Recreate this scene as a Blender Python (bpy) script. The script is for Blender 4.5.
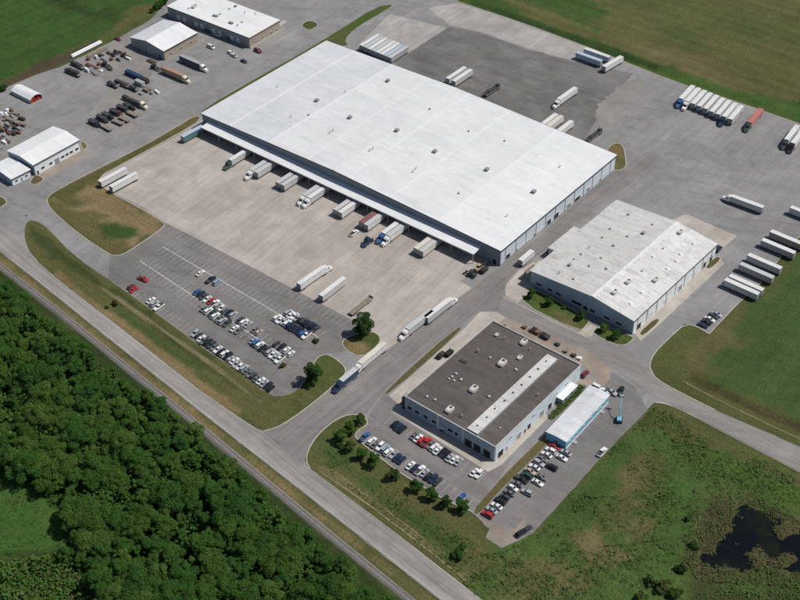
import bpy, bmesh, math, random
import numpy as np
from mathutils import Vector, Matrix
from mathutils.geometry import delaunay_2d_cdt

for o in list(bpy.data.objects):
    bpy.data.objects.remove(o, do_unlink=True)
S = bpy.context.scene
COL = S.collection
rad = math.radians

# ------------------------------------------------------------------ camera
CAM_H = 360.0                      # the photo was taken from a light aircraft, 360 m up
F_PX, PITCH, ROLL = 1286.87, rad(39.6946), rad(-0.9372)
FW = np.array([0, math.cos(PITCH), -math.sin(PITCH)])
RT0 = np.array([1.0, 0, 0]); UP0 = np.cross(RT0, FW)
RT = math.cos(ROLL) * RT0 + math.sin(ROLL) * UP0
UP = -math.sin(ROLL) * RT0 + math.cos(ROLL) * UP0
cd = bpy.data.cameras.new('camera'); cam = bpy.data.objects.new('camera', cd); COL.objects.link(cam)
cd.sensor_width = 36.0; cd.lens = 36.0 * F_PX / 800.0; cd.clip_start = 1.0; cd.clip_end = 20000.0
cam.matrix_world = Matrix(((RT[0], UP[0], -FW[0], 0), (RT[1], UP[1], -FW[1], 0), (RT[2], UP[2], -FW[2], CAM_H), (0, 0, 0, 1)))
S.camera = cam

# ------------------------------------------------------------------ light
SUN_EL, SUN_AZ = rad(57.0), rad(-2.0)          # azimuth measured from +X towards +Y: where the sun stands
w = bpy.data.worlds.new('World'); S.world = w; w.use_nodes = True
nt = w.node_tree; nt.nodes.clear()
sky = nt.nodes.new('ShaderNodeTexSky'); sky.sky_type = 'NISHITA'; sky.sun_disc = False
sky.sun_elevation = SUN_EL; sky.sun_rotation = math.pi / 2 - SUN_AZ
bg = nt.nodes.new('ShaderNodeBackground'); bg.inputs[1].default_value = 0.06
wo = nt.nodes.new('ShaderNodeOutputWorld')
nt.links.new(sky.outputs[0], bg.inputs[0]); nt.links.new(bg.outputs[0], wo.inputs[0])
sl = bpy.data.lights.new('sun', 'SUN'); sl.energy = 3.8; sl.angle = rad(0.53); sl.color = (1.0, 0.955, 0.89)
so = bpy.data.objects.new('sun', sl); COL.objects.link(so)
sd = Vector((math.cos(SUN_EL) * math.cos(SUN_AZ), math.cos(SUN_EL) * math.sin(SUN_AZ), math.sin(SUN_EL)))
so.rotation_euler = sd.to_track_quat('Z', 'Y').to_euler(); so.location = (200, 300, 300)
S.view_settings.view_transform = 'Standard'; S.view_settings.look = 'None'
S.view_settings.exposure = 0.02; S.view_settings.gamma = 1.0
try: S.view_settings.use_curve_mapping = False
except Exception: pass
S.render.engine = 'CYCLES'

# ------------------------------------------------------------------ helpers
def G(px, py, z=0.0):
    """survey: world point at height z of a place read off the photograph"""
    d = FW + RT * (px - 400) / F_PX - UP * (py - 300) / F_PX
    t = (z - CAM_H) / d[2]
    return Vector((d[0] * t, d[1] * t, z))
def GP(poly, z=0.0): return [tuple(G(x, y, z)[:2]) for x, y in poly]
DIR_A, DIR_B = rad(-39.6), rad(50.4)            # the two directions of the site grid

def tag(o, label=None, cat=None, group=None, kind=None):
    if label: o['label'] = label
    if cat: o['category'] = cat
    if group: o['group'] = group
    if kind: o['kind'] = kind
    return o
def mk(name, me, parent=None, loc=None, rz=0.0):
    o = bpy.data.objects.new(name, me); COL.objects.link(o)
    if parent: o.parent = parent
    if loc is not None: o.location = loc
    if rz: o.rotation_euler = (0, 0, rz)
    return o
def empty(name, loc=(0, 0, 0), rz=0.0):
    o = bpy.data.objects.new(name, None); COL.objects.link(o); o.empty_display_size = 1
    o.location = loc; o.rotation_euler = (0, 0, rz); return o

class MB:
    def __init__(s): s.v = []; s.f = []; s.m = []
    def face(s, pts, m=0):
        i = len(s.v); s.v += [tuple(p) for p in pts]; s.f.append(tuple(range(i, i + len(pts)))); s.m.append(m); return s
    def hexa(s, b, t, m=0, mt=None):
        """b, t: four bottom and four top points (counter-clockwise from above)"""
        i = len(s.v); s.v += [tuple(p) for p in b] + [tuple(p) for p in t]
        fs = [(3, 2, 1, 0), (4, 5, 6, 7), (0, 1, 5, 4), (1, 2, 6, 5), (2, 3, 7, 6), (3, 0, 4, 7)]
        for k, q in enumerate(fs):
            s.f.append(tuple(i + a for a in q)); s.m.append(mt if (mt is not None and k == 1) else m)
        return s
    def box(s, x0, x1, y0, y1, z0, z1, m=0, mt=None):
        return s.hexa([(x0, y0, z0), (x1, y0, z0), (x1, y1, z0), (x0, y1, z0)], [(x0, y0, z1), (x1, y0, z1), (x1, y1, z1), (x0, y1, z1)], m, mt)
    def tube(s, p0, p1, r0, r1=None, n=8, m=0, cap=True):
        r1 = r0 if r1 is None else r1
        p0 = Vector(p0); p1 = Vector(p1); d = (p1 - p0).normalized()
        a = d.orthogonal().normalized(); b = d.cross(a); i = len(s.v)
        for p, r in ((p0, r0), (p1, r1)):
            for k in range(n):
                t = 2 * math.pi * k / n; s.v.append(tuple(p + a * (r * math.cos(t)) + b * (r * math.sin(t))))
        for k in range(n):
            s.f.append((i + k, i + (k + 1) % n, i + n + (k + 1) % n, i + n + k)); s.m.append(m)
        if cap:
            s.f.append(tuple(i + k for k in reversed(range(n)))); s.m.append(m)
            s.f.append(tuple(i + n + k for k in range(n))); s.m.append(m)
        return s
    def loft(s, rings, m=0, cap=True):
        n = len(rings[0]); i = len(s.v)
        for r in rings: s.v += [tuple(p) for p in r]
        for a in range(len(rings) - 1):
            for k in range(n):
                s.f.append((i + a * n + k, i + a * n + (k + 1) % n, i + (a + 1) * n + (k + 1) % n, i + (a + 1) * n + k)); s.m.append(m)
        if cap:
            s.f.append(tuple(i + k for k in reversed(range(n)))); s.m.append(m)
            j = i + (len(rings) - 1) * n; s.f.append(tuple(j + k for k in range(n))); s.m.append(m)
        return s
    def mesh(s, name, mats, smooth=False):
        me = bpy.data.meshes.new(name); me.from_pydata(s.v, [], s.f)
        for k in (mats if isinstance(mats, (list, tuple)) else [mats]): me.materials.append(k)
        if any(s.m): me.polygons.foreach_set('material_index', s.m)
        if smooth: me.polygons.foreach_set('use_smooth', [True] * len(s.f))
        bm = bmesh.new(); bm.from_mesh(me); bmesh.ops.recalc_face_normals(bm, faces=bm.faces); bm.to_mesh(me); bm.free()
        me.update(); return me
    def build(s, name, mats, parent=None, loc=None, rz=0.0, smooth=False):
        return mk(name, s.mesh(name, mats, smooth), parent, loc, rz)

# value noise for the terrain
_rn = np.random.default_rng(7); _lat = _rn.random((256, 256))
def vnoise(x, y):
    xi = np.floor(x).astype(int); yi = np.floor(y).astype(int); fx = x - xi; fy = y - yi
    fx = fx * fx * (3 - 2 * fx); fy = fy * fy * (3 - 2 * fy)
    a = _lat[xi & 255, yi & 255]; b = _lat[(xi + 1) & 255, yi & 255]; c = _lat[xi & 255, (yi + 1) & 255]; d = _lat[(xi + 1) & 255, (yi + 1) & 255]
    return (a * (1 - fx) + b * fx) * (1 - fy) + (c * (1 - fx) + d * fx) * fy
def fbm(x, y, sc, o=4):
    r = 0; a = .5; t = 0
    for k in range(o):
        r = r + a * vnoise(x * sc + 17.3 * k, y * sc + 5.1 * k); t += a; a *= .5; sc *= 2.03
    return r / t
def sdf(x, y, poly):
    """distance to the outline, negative inside"""
    p = np.array(poly); d = np.full(x.shape, 1e18); ins = np.zeros(x.shape, bool)
    for i in range(len(p)):
        ax, ay = p[i - 1]; bx, by = p[i]; ex, ey = bx - ax, by - ay
        t = np.clip(((x - ax) * ex + (y - ay) * ey) / (ex * ex + ey * ey + 1e-9), 0, 1)
        d = np.minimum(d, (x - ax - t * ex) ** 2 + (y - ay - t * ey) ** 2)
        if ey != 0:
            c = ((ay > y) != (by > y)); ins ^= c & (x < ex * (y - ay) / ey + ax)
    return np.where(ins, -np.sqrt(d), np.sqrt(d))
def ldist(x, y, line):
    d = np.full(x.shape, 1e18)
    for (ax, ay), (bx, by) in zip(line[:-1], line[1:]):
        ex, ey = bx - ax, by - ay
        t = np.clip(((x - ax) * ex + (y - ay) * ey) / (ex * ex + ey * ey + 1e-9), 0, 1)
        d = np.minimum(d, (x - ax - t * ex) ** 2 + (y - ay - t * ey) ** 2)
    return np.sqrt(d)

# ------------------------------------------------------------------ materials
class NB:
    def __init__(s, name):
        s.mat = bpy.data.materials.new(name); s.mat.use_nodes = True; s.t = s.mat.node_tree
        s.t.nodes.clear(); s.out = s.t.nodes.new('ShaderNodeOutputMaterial')
        s.p = s.t.nodes.new('ShaderNodeBsdfPrincipled'); s.t.links.new(s.p.outputs[0], s.out.inputs[0])
        s._co = None
    def n(s, k): return s.t.nodes.new(k)
    def set(s, sock, v):
        if hasattr(v, 'is_output'): s.t.links.new(v, sock)
        elif isinstance(v, (tuple, list)) and len(v) == 3 and sock.type == 'RGBA': sock.default_value = (*v, 1)
        else: sock.default_value = v
    def co(s):
        if s._co is None: s._co = s.n('ShaderNodeTexCoord').outputs['Object']
        return s._co
    def map(s, scale=(1, 1, 1), rz=0.0, loc=(0, 0, 0)):
        m = s.n('ShaderNodeMapping'); m.vector_type = 'POINT'
        # rotate first (own node), then stretch
        m.inputs['Rotation'].default_value = (0, 0, rz); m.inputs['Location'].default_value = loc
        s.t.links.new(s.co(), m.inputs[0])
        m2 = s.n('ShaderNodeVectorMath'); m2.operation = 'MULTIPLY'; s.t.links.new(m.outputs[0], m2.inputs[0]); m2.inputs[1].default_value = scale
        return m2.outputs[0]
    def noise(s, scale, detail=4, rough=.55, vec=None, dist=0.0):
        k = s.n('ShaderNodeTexNoise'); k.inputs['Scale'].default_value = scale; k.inputs['Detail'].default_value = detail
        k.inputs['Roughness'].default_value = rough; k.inputs['Distortion'].default_value = dist
        s.t.links.new(vec if vec is not None else s.co(), k.inputs['Vector']); return k.outputs['Fac']
    def voro(s, scale, feat='DISTANCE_TO_EDGE', vec=None):
        k = s.n('ShaderNodeTexVoronoi'); k.feature = feat; k.inputs['Scale'].default_value = scale
        s.t.links.new(vec if vec is not None else s.co(), k.inputs['Vector']); return k.outputs['Distance' if feat != 'CELL' else 'Color']
    def mr(s, x, a, b, c=0.0, d=1.0):
        k = s.n('ShaderNodeMapRange'); k.inputs[1].default_value = a; k.inputs[2].default_value = b; k.inputs[3].default_value = c; k.inputs[4].default_value = d
        s.set(k.inputs[0], x); return k.outputs[0]
    def math(s, op, a, b=0.0):
        k = s.n('ShaderNodeMath'); k.operation = op; s.set(k.inputs[0], a); s.set(k.inputs[1], b); return k.outputs[0]
    def mix(s, f, a, b, mode='MIX'):
        k = s.n('ShaderNodeMix'); k.data_type = 'RGBA'; k.blend_type = mode; k.clamp_factor = True
        s.set(k.inputs[0], f); s.set(k.inputs[6], a); s.set(k.inputs[7], b); return k.outputs[2]
    def scale(s, col, f):
        k = s.n('ShaderNodeVectorMath'); k.operation = 'SCALE'; s.set(k.inputs[0], col); s.set(k.inputs['Scale'], f); return k.outputs[0]
    def bump(s, h, strength=.3, dist=.1):
        k = s.n('ShaderNodeBump'); k.inputs['Strength'].default_value = strength; k.inputs['Distance'].default_value = dist
        s.t.links.new(h, k.inputs['Height']); s.t.links.new(k.outputs[0], s.p.inputs['Normal'])
    def fin(s, col, rough=.8, metal=0.0, spec=.3):
        s.set(s.p.inputs['Base Color'], col); s.set(s.p.inputs['Roughness'], rough); s.p.inputs['Metallic'].default_value = metal
        s.p.inputs['Specular IOR Level'].default_value = spec
        return s.mat

def plain(name, col, rough=.6, metal=0.0, var=.15, sc=.8, spec=.3):
    b = NB(name); n = b.noise(sc, 5); n2 = b.noise(sc * 6, 3)
    f = b.math('MULTIPLY', b.mr(n, .3, .7, 1 - var, 1 + var), b.mr(n2, .3, .7, 1 - var * .5, 1 + var * .5))
    return b.fin(b.scale(col, f), rough, metal, spec)

def paving(name, c1, c2, crack=.0, stain=.35, streak=None, streak_amt=.2, light=None, patch=0.0, rough=.85, joints=None, jw=.014):
    """worn pavement: broad patches, stains, wheel streaks, cracks, grain"""
    b = NB(name)
    big = b.noise(.018, 4, .6); col = b.mix(b.mr(big, .35, .65), c1, c2)
    med = b.noise(.09, 5, .65, dist=.6)
    f = b.mr(med, .3, .75, 1 + stain * .35, 1 - stain * .6)
    if streak is not None:
        v = b.map((.012, .32, 1), -streak); st = b.noise(1.0, 5, .7, v)
        v2 = b.map((.03, 1.1, 1), -streak); st2 = b.noise(1.0, 3, .6, v2)
        f = b.math('MULTIPLY', f, b.mr(st, .3, .7, 1 + streak_amt, 1 - streak_amt))
        f = b.math('MULTIPLY', f, b.mr(st2, .3, .7, 1 + streak_amt * .4, 1 - streak_amt * .4))
    gr = b.noise(1.3, 4, .8); f = b.math('MULTIPLY', f, b.mr(gr, .25, .75, .86, 1.14))
    spots = b.noise(.45, 3, .5); f = b.math('MULTIPLY', f, b.mr(spots, .66, .76, 1.0, 1 - stain * .7))
    if patch:
        pv = b.voro(.06, 'F1', b.map((1, 1.7, 1), -DIR_A)); pn = b.n('ShaderNodeTexVoronoi'); pn.inputs['Scale'].default_value = .05; pn.distance = 'CHEBYCHEV'
        b.t.links.new(b.map((1, 1.6, 1), -DIR_A), pn.inputs['Vector'])
        sep = b.n('ShaderNodeSeparateColor'); b.t.links.new(pn.outputs['Color'], sep.inputs[0])
        f = b.math('MULTIPLY', f, b.mr(sep.outputs[0], 0, 1, 1 - patch, 1 + patch))
    if crack:
        b_k = .45
        wv = b.n('ShaderNodeVectorMath'); wv.operation = 'ADD'; b.t.links.new(b.co(), wv.inputs[0])
        nn = b.n('ShaderNodeTexNoise'); nn.inputs['Scale'].default_value = .2; b.t.links.new(b.co(), nn.inputs['Vector'])
        sc = b.n('ShaderNodeVectorMath'); sc.operation = 'SCALE'; sc.inputs['Scale'].default_value = 5.0; b.t.links.new(nn.outputs['Color'], sc.inputs[0]); b.t.links.new(sc.outputs[0], wv.inputs[1])
        e = b.voro(.085, 'DISTANCE_TO_EDGE', wv.outputs[0])
        f = b.math('MULTIPLY', f, b.mr(e, .002, .014, 1 - crack * b_k, 1.0))
    if crack:
        for k_, (rz_, fr) in enumerate(((DIR_A, .05), (DIR_B, .06))):
            vv = b.map((.012, fr, 1), -rz_ + .04, (5 * k_, 9, 0)); wn = b.noise(1.0, 3, .6, vv, 2.0)
            f = b.math('MULTIPLY', f, b.mr(b.math('ABSOLUTE', b.math('SUBTRACT', wn, .5)), .0012, .004, 1 - crack * .55, 1.0))
        ty = b.n('ShaderNodeTexWave'); ty.wave_type = 'RINGS'; ty.inputs['Scale'].default_value = .035; ty.inputs['Distortion'].default_value = 22.0; ty.inputs['Detail'].default_value = 2.0; ty.inputs['Detail Scale'].default_value = .25
        b.t.links.new(b.map((1, 1, 1), .3, (60, 30, 0)), ty.inputs[0]); gate = b.mr(b.noise(.03, 3, .5), .48, .6)
        f = b.math('MULTIPLY', f, b.mr(b.math('MULTIPLY', b.mr(ty.outputs['Fac'], .88, .97), gate), 0, 1, 1.0, .88))
    if joints:
        br = b.n('ShaderNodeTexBrick'); br.offset = 0.0; br.inputs['Scale'].default_value = 1.0
        br.inputs['Brick Width'].default_value = joints[0]; br.inputs['Row Height'].default_value = joints[1]; br.inputs['Mortar Size'].default_value = jw * joints[1]
        br.inputs['Mortar Smooth'].default_value = .3
        br.inputs['Color1'].default_value = (.93, .93, .93, 1); br.inputs['Color2'].default_value = (1.05, 1.05, 1.05, 1); br.inputs['Mortar'].default_value = (.72, .72, .72, 1)
        b.t.links.new(b.map((1, 1, 1), -joints[2]), br.inputs['Vector'])
        col = b.mix(1.0, col, br.outputs['Color'], 'MULTIPLY')
    if light is not None:
        ln = b.noise(.05, 5, .7, dist=1.0); col = b.mix(b.mr(ln, .55, .72, 0, .75), col, light)
    b.bump(gr, .25, .03)
    return b.fin(b.scale(col, f), rough, 0, .25)

M = {}
M['asphalt'] = paving('asphalt', (.215, .211, .212), (.262, .256, .252), crack=.3, stain=.3, streak=DIR_B, streak_amt=.1, patch=.05, light=(.285, .274, .264))
M['asphalt_lot'] = paving('asphalt_lot', (.165, .157, .155), (.2, .19, .184), crack=.35, stain=.3, streak=DIR_A, streak_amt=.12, patch=.05)
M['asphalt_dark'] = paving('asphalt_dark', (.138, .132, .131), (.172, .164, .16), crack=.3, stain=.35, streak=DIR_A, streak_amt=.13, patch=.10, light=(.19, .175, .16))
M['road_lane'] = paving('road_lane', (.18, .172, .168), (.215, .205, .196), crack=.25, stain=.3, streak=DIR_B, streak_amt=.2)
M['road_diag'] = paving('road_diag', (.215, .206, .198), (.255, .242, .23), crack=.25, stain=.25, streak=rad(-33), streak_amt=.14)
FRONT_DIR = math.atan2(*(lambda a, b: (b.y - a.y, b.x - a.x))(G(10, 260), G(440, 600)))
M['road_front'] = paving('road_front', (.25, .236, .223), (.29, .274, .26), stain=.25, streak=FRONT_DIR, streak_amt=.26, joints=(6.0, 3.7, FRONT_DIR), jw=.006)
M['concrete_apron'] = paving('concrete_apron', (.362, .326, .296), (.41, .373, .342), stain=.3, streak=DIR_B + .1, streak_amt=.13, joints=(6.0, 6.0, DIR_A), patch=.03, jw=.005)
M['concrete'] = paving('concrete', (.40, .36, .32), (.45, .415, .37), stain=.4, streak=DIR_B, streak_amt=.08, joints=(5.0, 5.0, DIR_A), jw=.008)
M['concrete_pad'] = paving('concrete_pad', (.32, .305, .288), (.375, .357, .337), stain=.4, streak=DIR_B, streak_amt=.12, joints=(8.0, 5.0, DIR_B), jw=.008)
M['dirt'] = paving('dirt', (.30, .245, .20), (.255, .22, .19), stain=.5, light=(.34, .30, .26), rough=.95)
M['gravel'] = paving('gravel', (.265, .25, .235), (.215, .205, .195), stain=.4, light=(.33, .305, .28), rough=.95)
M['dry_track'] = paving('dry_track', (.21, .175, .11), (.16, .145, .08), stain=.5, rough=.95)
M['ballast'] = paving('ballast', (.27, .258, .245), (.23, .22, .21), stain=.3, streak=FRONT_DIR, streak_amt=.15, rough=.95)
M['kerb'] = plain('kerb_concrete', (.46, .42, .36), .85, var=.2)
M['paint_line'] = plain('worn_line_paint', (.42, .405, .37), .7, var=.28, sc=.5)
M['paint_yellow'] = plain('worn_yellow_paint', (.42, .34, .2), .7, var=.2, sc=.5)
M['steel'] = plain('rail_steel', (.42, .41, .4), .4, .6)
M['tie'] = plain('sleeper_wood', (.16, .145, .13), .9, var=.3)

def mat_grass():
    b = NB('grass')
    at = b.n('ShaderNodeAttribute'); at.attribute_name = 'albedo'
    n1 = b.noise(.12, 5, .65); n2 = b.noise(.7, 4, .7); n3 = b.noise(2.6, 3, .7)
    col = b.mix(b.mr(n1, .45, .75, 0, .35), at.outputs['Color'], b.mix(.5, at.outputs['Color'], (.15, .125, .055)))
    col = b.mix(b.mr(n2, .5, .75, 0, .45), col, b.mix(.6, col, (.03, .055, .014)))
    sa = b.noise(1.0, 4, .65, b.map((.05, .7, 1), -DIR_A)); sb = b.noise(1.0, 4, .65, b.map((.05, .8, 1), -DIR_B))
    f = b.math('MULTIPLY', b.mr(n2, .3, .7, .78, 1.22), b.mr(n3, .3, .7, .72, 1.28))
    f = b.math('MULTIPLY', f, b.math('MULTIPLY', b.mr(sa, .3, .7, .87, 1.13), b.mr(sb, .3, .7, .92, 1.08)))
    h = b.math('ADD', b.math('MULTIPLY', n2, 1.0), b.math('MULTIPLY', n3, .35))
    b.bump(h, .75, .9)
    return b.fin(b.scale(col, f), .95, 0, .1)
M['grass'] = mat_grass()

def mat_leaf(name, c1, c2, c3):
    b = NB(name); oi = b.n('ShaderNodeObjectInfo'); ge = b.n('ShaderNodeNewGeometry')
    r = b.n('ShaderNodeValToRGB'); r.color_ramp.elements[0].color = (*c1, 1); r.color_ramp.elements[1].color = (*c3, 1)
    e = r.color_ramp.elements.new(.55); e.color = (*c2, 1); e = r.color_ramp.elements.new(.28); e.color = (c2[0] * .8, c2[1] * .93, c2[2] * 1.05, 1)
    x = b.math('ADD', b.math('MULTIPLY', oi.outputs['Random'], .72), b.math('MULTIPLY', ge.outputs['Random Per Island'], .3))
    b.set(r.inputs[0], x)
    b.fin(r.outputs[0], .75, 0, .15)
    tr = b.n('ShaderNodeBsdfTranslucent'); b.t.links.new(r.outputs[0], tr.inputs[0])
    mx = b.n('ShaderNodeMixShader'); mx.inputs[0].default_value = .3
    b.t.links.new(b.p.outputs[0], mx.inputs[1]); b.t.links.new(tr.outputs[0], mx.inputs[2]); b.t.links.new(mx.outputs[0], b.out.inputs[0])
    return b.mat
M['leaf'] = mat_leaf('leaf_wood', (.042, .106, .02), (.066, .15, .027), (.112, .192, .04))
M['leaf_park'] = mat_leaf('leaf_park', (.045, .08, .02), (.065, .115, .026), (.095, .15, .034))
M['leaf_scrub'] = mat_leaf('leaf_scrub', (.08, .145, .034), (.1, .155, .04), (.135, .165, .05))
M['leaf_reed'] = mat_leaf('leaf_reed', (.085, .115, .034), (.13, .135, .05), (.21, .175, .09))
M['bark'] = plain('bark', (.11, .085, .065), .95, var=.3)

def mat_water():
    b = NB('pond_water'); n = b.noise(.25, 3); n2 = b.noise(.09, 5, .6)
    alg = b.mr(n2, .5, .65, 0, .7)
    k = b.noise(1.5, 3); b.bump(k, .05, .02)
    return b.fin(b.mix(alg, (.004, .006, .007), (.014, .016, .007)), .12, 0, .25)
M['water'] = mat_water()

def mat_roof(name, c1, c2, dirt=.25, streak=DIR_A, rough=.55, seam=None):
    """coated metal or membrane roof, in the building's own axes: streaks run down the slope (local x)"""
    b = NB(name)
    n1 = b.noise(.04, 5, .6); col = b.mix(b.mr(n1, .35, .65), c1, c2)
    st = b.noise(1.0, 4, .65, b.map((.09, .4, 1))); f = b.mr(st, .3, .75, 1 + dirt * .2, 1 - dirt * .4)
    bl = b.noise(.16, 6, .7, dist=.8); f = b.math('MULTIPLY', f, b.mr(bl, .5, .8, 1.0, 1 - dirt))
    gr = b.noise(1.1, 4, .7); f = b.math('MULTIPLY', f, b.mr(gr, .3, .7, 1 - dirt * .25, 1 + dirt * .25))
    br = b.n('ShaderNodeTexBrick'); br.offset = .5; br.inputs['Scale'].default_value = 1.0; br.inputs['Brick Width'].default_value = 11.0; br.inputs['Row Height'].default_value = 3.1; br.inputs['Mortar Size'].default_value = .045; br.inputs['Mortar Smooth'].default_value = .4
    br.inputs['Color1'].default_value = (.955, .955, .955, 1); br.inputs['Color2'].default_value = (1.025, 1.025, 1.025, 1); br.inputs['Mortar'].default_value = (.90, .90, .90, 1); b.t.links.new(b.co(), br.inputs['Vector'])
    col = b.mix(1.0, col, br.outputs['Color'], 'MULTIPLY')
    drip = b.noise(1.0, 5, .7, b.map((.035, 1.0, 1), 0, (3, 7, 0))); pool = b.noise(.03, 4, .6, b.map((1, 1, 1), 0, (40, 9, 0)))
    f = b.math('MULTIPLY', f, b.mr(b.math('MULTIPLY', b.mr(drip, .5, .7), b.mr(pool, .45, .6)), 0, 1, 1.0, 1 - dirt * .9))
    sp = b.noise(.55, 2, .5, b.map((1, 1, 1), 0, (11, 3, 0))); f = b.math('MULTIPLY', f, b.mr(sp, .70, .76, 1.0, 1 - dirt * 1.2))
    if seam:
        wv = b.n('ShaderNodeTexWave'); wv.wave_type = 'BANDS'; wv.bands_direction = 'Y'; wv.inputs['Scale'].default_value = seam; wv.inputs['Distortion'].default_value = 0
        b.t.links.new(b.co(), wv.inputs[0]); f = b.math('MULTIPLY', f, b.mr(wv.outputs['Fac'], .8, 1.0, 1.0, .95))
    return b.fin(b.scale(col, f), rough, 0, .3)
M['roof_main'] = mat_roof('roof_main', (.65, .66, .67), (.71, .715, .72), .13, seam=None)
M['roof_main_grey'] = mat_roof('roof_main_grey', (.575, .6, .62), (.64, .655, .67), .16, seam=None)
M['roof_white'] = mat_roof('roof_white', (.71, .72, .73), (.76, .765, .77), .12, seam=.2)
M['roof_seam'] = plain('roof_seam_coating', (.70, .71, .72), .5, var=.08)
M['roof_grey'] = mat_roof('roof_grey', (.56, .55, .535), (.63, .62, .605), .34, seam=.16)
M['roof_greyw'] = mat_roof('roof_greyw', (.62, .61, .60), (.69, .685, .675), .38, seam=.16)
M['roof_dark'] = mat_roof('roof_dark', (.098, .087, .079), (.125, .112, .102), .45, rough=.9)
M['wall_bluegrey_shade'] = plain('wall_bluegrey_shade', (.34, .42, .50), .55, var=.08, sc=.3)  # shade of the front walls put into a darker, bluer wall colour
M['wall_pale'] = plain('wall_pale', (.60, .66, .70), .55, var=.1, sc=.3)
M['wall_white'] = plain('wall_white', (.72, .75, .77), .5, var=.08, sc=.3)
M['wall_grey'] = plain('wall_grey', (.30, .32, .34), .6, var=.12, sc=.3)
M['wall_tan'] = plain('wall_tan', (.36, .30, .24), .8, var=.12, sc=.4)
M['wall_teal'] = plain('wall_teal', (.17, .42, .58), .55, var=.1, sc=.4)
M['trim_white'] = plain('trim_white', (.75, .77, .79), .45, var=.06)
M['dock_wall_shaded'] = plain('dock_wall_shaded', (.2, .235, .27), .6, var=.1, sc=.3)  # dock side lies in shadow; that shade is put into this darker colour
M['vent_grey'] = plain('vent_grey', (.45, .45, .44), .5, var=.15)
M['roof_module'] = mat_roof('roof_module', (.58, .6, .62), (.66, .68, .69), .25, seam=.2)
M['trim_dark'] = plain('trim_dark', (.06, .07, .085), .5, var=.1)
M['door_grey'] = plain('door_grey', (.26, .28, .3), .5, var=.15)
M['door_white'] = plain('door_white', (.62, .64, .66), .5, var=.1)
M['rubber'] = plain('rubber_black', (.022, .022, .023), .8, var=.2)
M['shadow_void'] = plain('dark_opening', (.03, .032, .036), .8, var=.2)
M['galv'] = plain('galvanised', (.42, .43, .43), .45, .4, var=.12)
M['unit'] = plain('unit_beige', (.56, .545, .515), .5, var=.12, sc=1.5)
M['rust'] = plain('rusty_steel', (.17, .10, .07), .85, var=.35, sc=1.2)
M['wood'] = plain('weathered_wood', (.22, .185, .15), .9, var=.3, sc=1.2)
M['machine_dark'] = plain('machine_dark', (.05, .052, .055), .6, var=.3, sc=1.0)
M['red_paint'] = plain('red_paint', (.42, .045, .04), .5, var=.15)

def mat_glass():
    b = NB('window_glass'); return b.fin((.02, .028, .038), .08, 0, .6)
M['glass'] = mat_glass()
def paint(name, col, metal=.0, rough=.3):
    b = NB(name); n = b.noise(.9, 4); f = b.mr(n, .3, .7, .93, 1.06)
    b.p.inputs['Coat Weight'].default_value = .4; b.p.inputs['Coat Roughness'].default_value = .1
    return b.fin(b.scale(col, f), rough, metal, .4)
PAINT = {'W': ('white', (.72, .72, .71)), 'S': ('silver', (.46, .48, .50)), 'G': ('grey', (.2, .205, .21)), 'D': ('dark grey', (.075, .08, .085)),
         'K': ('black', (.018, .019, .022)), 'N': ('navy blue', (.02, .035, .085)), 'B': ('blue', (.045, .12, .30)), 'R': ('red', (.42, .03, .03)),
         'M': ('maroon', (.16, .03, .04)), 'T': ('beige', (.45, .38, .28)), 'E': ('dark green', (.025, .085, .055)), 'L': ('pale blue', (.35, .45, .55)),
         'O': ('orange-brown', (.36, .15, .07)), 'Y': ('cream', (.66, .60, .44)), 'C': ('teal', (.06, .22, .25))}
for k, (nm, c) in PAINT.items(): M['car' + k] = paint('vehicle_paint_' + nm.replace(' ', '_').replace('-', '_'), c, .25 if k in 'SGDL' else 0.0)
M['tyre'] = plain('tyre', (.02, .02, .02), .9)
M['lamp_white'] = plain('headlight_lens', (.7, .72, .74), .15)
M['lamp_red'] = plain('taillight_lens', (.35, .02, .02), .2)
M['chassis'] = plain('chassis_steel', (.045, .043, .042), .7, var=.25)
def mat_trailer(name, c, d=.12):
    b = NB(name); st = b.noise(1.0, 4, .6, b.map((1.2, 1.2, .15))); n = b.noise(.4, 4)
    wv = b.n('ShaderNodeTexWave'); wv.bands_direction = 'X'; wv.inputs['Scale'].default_value = .26; b.t.links.new(b.co(), wv.inputs[0])
    f = b.math('MULTIPLY', b.mr(st, .3, .75, 1 + d * .4, 1 - d), b.mr(n, .3, .75, 1 + d * .3, 1 - d))
    f = b.math('MULTIPLY', f, b.mr(wv.outputs['Fac'], .85, 1, 1.0, .94))
    return b.fin(b.scale(c, f), .45, 0, .35)
TRP = {'W': ('white', (.70, .70, .69)), 'S': ('silver-grey', (.52, .53, .53)), 'G': ('grey', (.36, .37, .38)), 'R': ('red-brown', (.25, .10, .095)), 'T': ('tan-grey', (.36, .31, .275)), 'O': ('orange-brown', (.40, .25, .16)),
       'P': ('salmon red', (.5, .17, .14)), 'N': ('dark blue', (.03, .06, .13)), 'C': ('teal', (.09, .2, .23)), 'L': ('pale blue', (.42, .52, .6)), 'K': ('black', (.04, .042, .045)), 'Y': ('cream', (.66, .62, .54))}
for k, (nm, c) in TRP.items(): M['tr' + k] = mat_trailer('trailer_skin_' + nm.replace(' ', '_').replace('-', '_'), c)
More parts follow.
